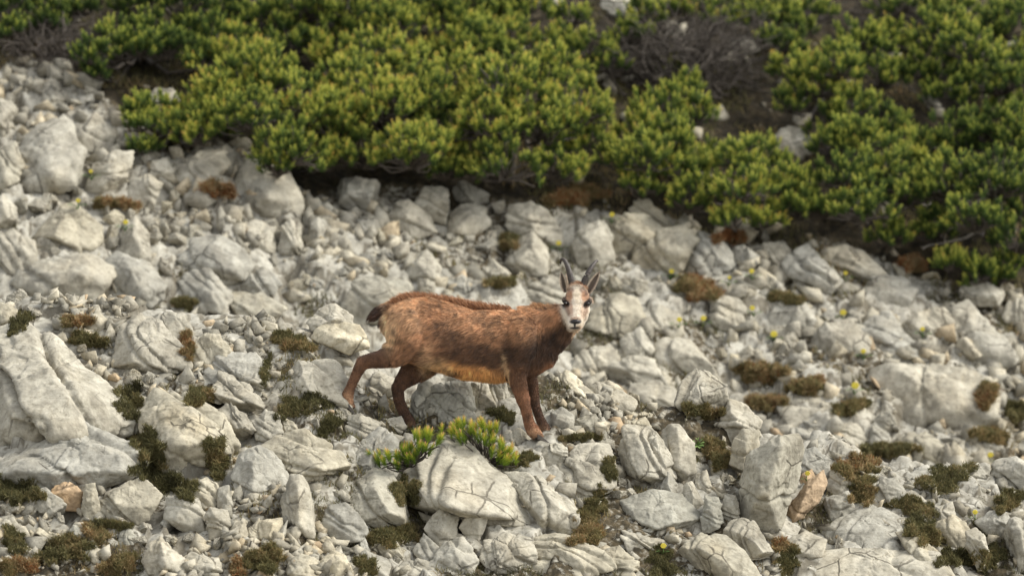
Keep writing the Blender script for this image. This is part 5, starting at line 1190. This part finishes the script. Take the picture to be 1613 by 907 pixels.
def tube_part(name, pts, mat, sides=14, ridg=0):
    path = [(Q(a, b, c) - ORG, r * KY * (1.14 if name == 'horn' else 1)) for a, b, c, r in pts]; n = 40; tt = np.linspace(0, len(path) - 1, n)
    P_ = np.array([p for p, _ in path]); R_ = np.array([q for _, q in path]); k = np.arange(len(path))
    def cr(arr):   # smooth interpolation
        out = []
        for t in tt:
            i = min(int(t), len(arr) - 2); f_ = t - i; p0 = arr[max(i - 1, 0)]; p1 = arr[i]; p2 = arr[i + 1]; p3 = arr[min(i + 2, len(arr) - 1)]
            out.append(.5 * ((2 * p1) + (-p0 + p2) * f_ + (2 * p0 - 5 * p1 + 4 * p2 - p3) * f_ ** 2 + (-p0 + 3 * p1 - 3 * p2 + p3) * f_ ** 3))
        return np.array(out)
    Pi, Ri = cr(P_), cr(R_); Ri = Ri * (1 + ridg * np.sin(np.arange(n) * 2.1) * np.linspace(1, 0, n))
    v, f = tubes([list(zip(Pi, Ri))], sides); return ob(name, mesh_np(name, v, f), mat, cham)
tube_part('horn', [(903,461,-.045,5.2),(901,449,-.05,4.8),(898.5,436,-.055,4.2),(895,423,-.05,3.6),(890.5,412.5,-.04,2.9),(886.5,408.5,-.03,2.3),(883.5,410,-.02,1.7),(883,416,-.015,.7)], M_horn, 14, .05)
tube_part('horn', [(915.5,461,-.045,5.2),(918.5,449,-.05,4.8),(923,437,-.055,4.2),(928.5,426,-.05,3.5),(934,417.5,-.035,2.7),(938.5,412,-.015,2.0),(941,410.5,.005,1.3),(942,413,.02,.5)], M_horn, 14, .05)
def ear(base, tip, w, bend, nrm, seed):
    """a cupped leaf with a thick rim"""
    r = np.random.default_rng(seed); b0 = Q(*base) - ORG; t0 = Q(*tip) - ORG; ax = t0 - b0; L = np.linalg.norm(ax); ax /= L
    nv_ = np.array(nrm, float); nv_ -= ax * nv_.dot(ax); nv_ /= np.linalg.norm(nv_); sd = np.cross(ax, nv_)
    V, F, Cc = [], [], []; nu, nw = 15, 11
    for back in (0, 1):
        for i in range(nu):
            t = i / (nu - 1); hw = w * KY * (math.sin(math.pi * min(1, t * .93 + .07)) ** .62) * (1 - .25 * t)
            for j in range(nw):
                s = j / (nw - 1) * 2 - 1
                p = b0 + ax * L * t + sd * hw * s * .95 + nv_ * (hw * .75 * s * s - .004 * back - bend * math.sin(math.pi * t)) 
                V.append(p); e = abs(s); k = sst(.45, .95, np.array([e]))[0]
                Cc.append((np.array([.15, .115, .09]) * (1 - k) + np.array([.66, .55, .43]) * k) if not back else np.array([.33, .20, .11]))
    for bk in (0, 1):
        o = bk * nu * nw
        for i in range(nu - 1):
            for j in range(nw - 1): F.append([o + i * nw + j, o + i * nw + j + 1, o + (i + 1) * nw + j + 1, o + (i + 1) * nw + j])
    o = nu * nw
    for i in range(nu - 1):
        for j in (0, nw - 1): F.append([i * nw + j, (i + 1) * nw + j, o + (i + 1) * nw + j, o + i * nw + j])
    me = mesh_np('ear', V, F); attr_col(me, 'coat', np.array(Cc)); e = ob('ear', me, M_coat, cham)
    Va = np.array(V[:nu * nw]); n = 1300; k = r.integers(0, nu * nw, n); p = Va[k] + r.normal(0, .0015, (n, 3)); cc = np.array(Cc)[k]; pale = (k % nw <= 2) | (k % nw >= nw - 3)
    d = ax * .8 + nv_ * .35 + r.normal(0, .3, (n, 3)) - sd * np.where(k % nw < nw / 2, 1, -1)[:, None] * .1; d /= np.linalg.norm(d, axis=1)[:, None]
    v, f, c = strands(p, d, d, np.where(pale, .010, .006), cc, r, .0012); me = mesh_np('ear_hair', v, f, False); attr_col(me, 'coat', np.clip(c, 0, .9)); ob('ear_hair', me, M_coat, e)
ear((891,460,-.03), (884.5,431,-.035), 5.8, .0, (-.25, -1, .1), 1)
ear((924,463,-.03), (943,430,-.035), 7.6, .0, (.1, -1, .15), 2)
tube_part('ear_fold', [(896,458,-.04,3.2),(895.5,446,-.042,3.4),(893.5,436,-.042,3.0),(891.5,431,-.042,1.2)], None)
bpy.data.objects['ear_fold'].data.materials.append(mcol('pale_ear_fur', (.60, .47, .34)))
def ball(name, px, py, dy, rx, rz, ry, mat, n=3, rot=0):
    d, f = ico(n); v = d * np.array([rx * KY, ry, rz * KY]); a = math.radians(rot); v = np.stack([v[:, 0] * math.cos(a) - v[:, 2] * math.sin(a), v[:, 1], v[:, 0] * math.sin(a) + v[:, 2] * math.cos(a)], 1)
    return ob(name, mesh_np(name, v + Q(px, py, dy) - ORG, f), mat, cham)
ball('eye', 890.6, 477.6, -.134, 3.4, 2.8, .012, M_eye, 3, -28); ball('eye', 925.4, 478.2, -.134, 3.4, 2.8, .012, M_eye, 3, 30)
nose = ball('nose', 905.8, 505.8, -.226, 5.6, 3.4, .010, M_nose); ball('nostril_wing', 901.6, 506.4, -.224, 2.9, 2.6, .010, M_nose).parent = nose; ball('nostril_wing', 910.2, 506.4, -.224, 2.9, 2.6, .010, M_nose).parent = nose
def hoof(px, py, dy, ang, s=1.0):
    """cloven hoof: two pointed toes side by side"""
    for k in (-1, 1):
        rows = [(-1, 3.6, 5.6), (-.4, 4.3, 4.2), (.4, 4.2, 2.6), (1, 3.0, .8), (1.45, 1.0, .1)]; V, F = [], []
        a = math.radians(ang)
        for (t, hw, h) in rows:
            for (u, z) in ((-1, 0), (1, 0), (.72, 1), (-.72, 1)):
                X = t * 5.6 * s; Z = (h * z + (-1.5)) * s
                V.append(Q(px + X * math.cos(a) + Z * math.sin(a) * 0, py - Z + X * math.sin(a), dy + k * .0125) - ORG + np.array([0, u * hw * KY * .62, 0]))
        for i in range(4):
            for j in range(4): F.append([i * 4 + j, i * 4 + (j + 1) % 4, (i + 1) * 4 + (j + 1) % 4, (i + 1) * 4 + j])
        F.append([0, 1, 2, 3]); F.append([16, 19, 18, 17])
        bm = bmesh.new(); vs = [bm.verts.new(v) for v in V]
        for f in F: bm.faces.new([vs[i] for i in f])
        bmesh.ops.recalc_face_normals(bm, faces=bm.faces[:]); bmesh.ops.bevel(bm, geom=bm.edges[:], offset=.0012, segments=2, affect='EDGES')
        me = bpy.data.meshes.new('hoof'); bm.to_mesh(me); bm.free(); ob('hoof', me, M_hoof, cham)
hoof(556, 646, -.10, 42, 1.45); hoof(656, 679, .06, 35, 1.4); hoof(855, 691, -.12, 16, 1.6); hoof(870, 687, .03, 20, 1.4)
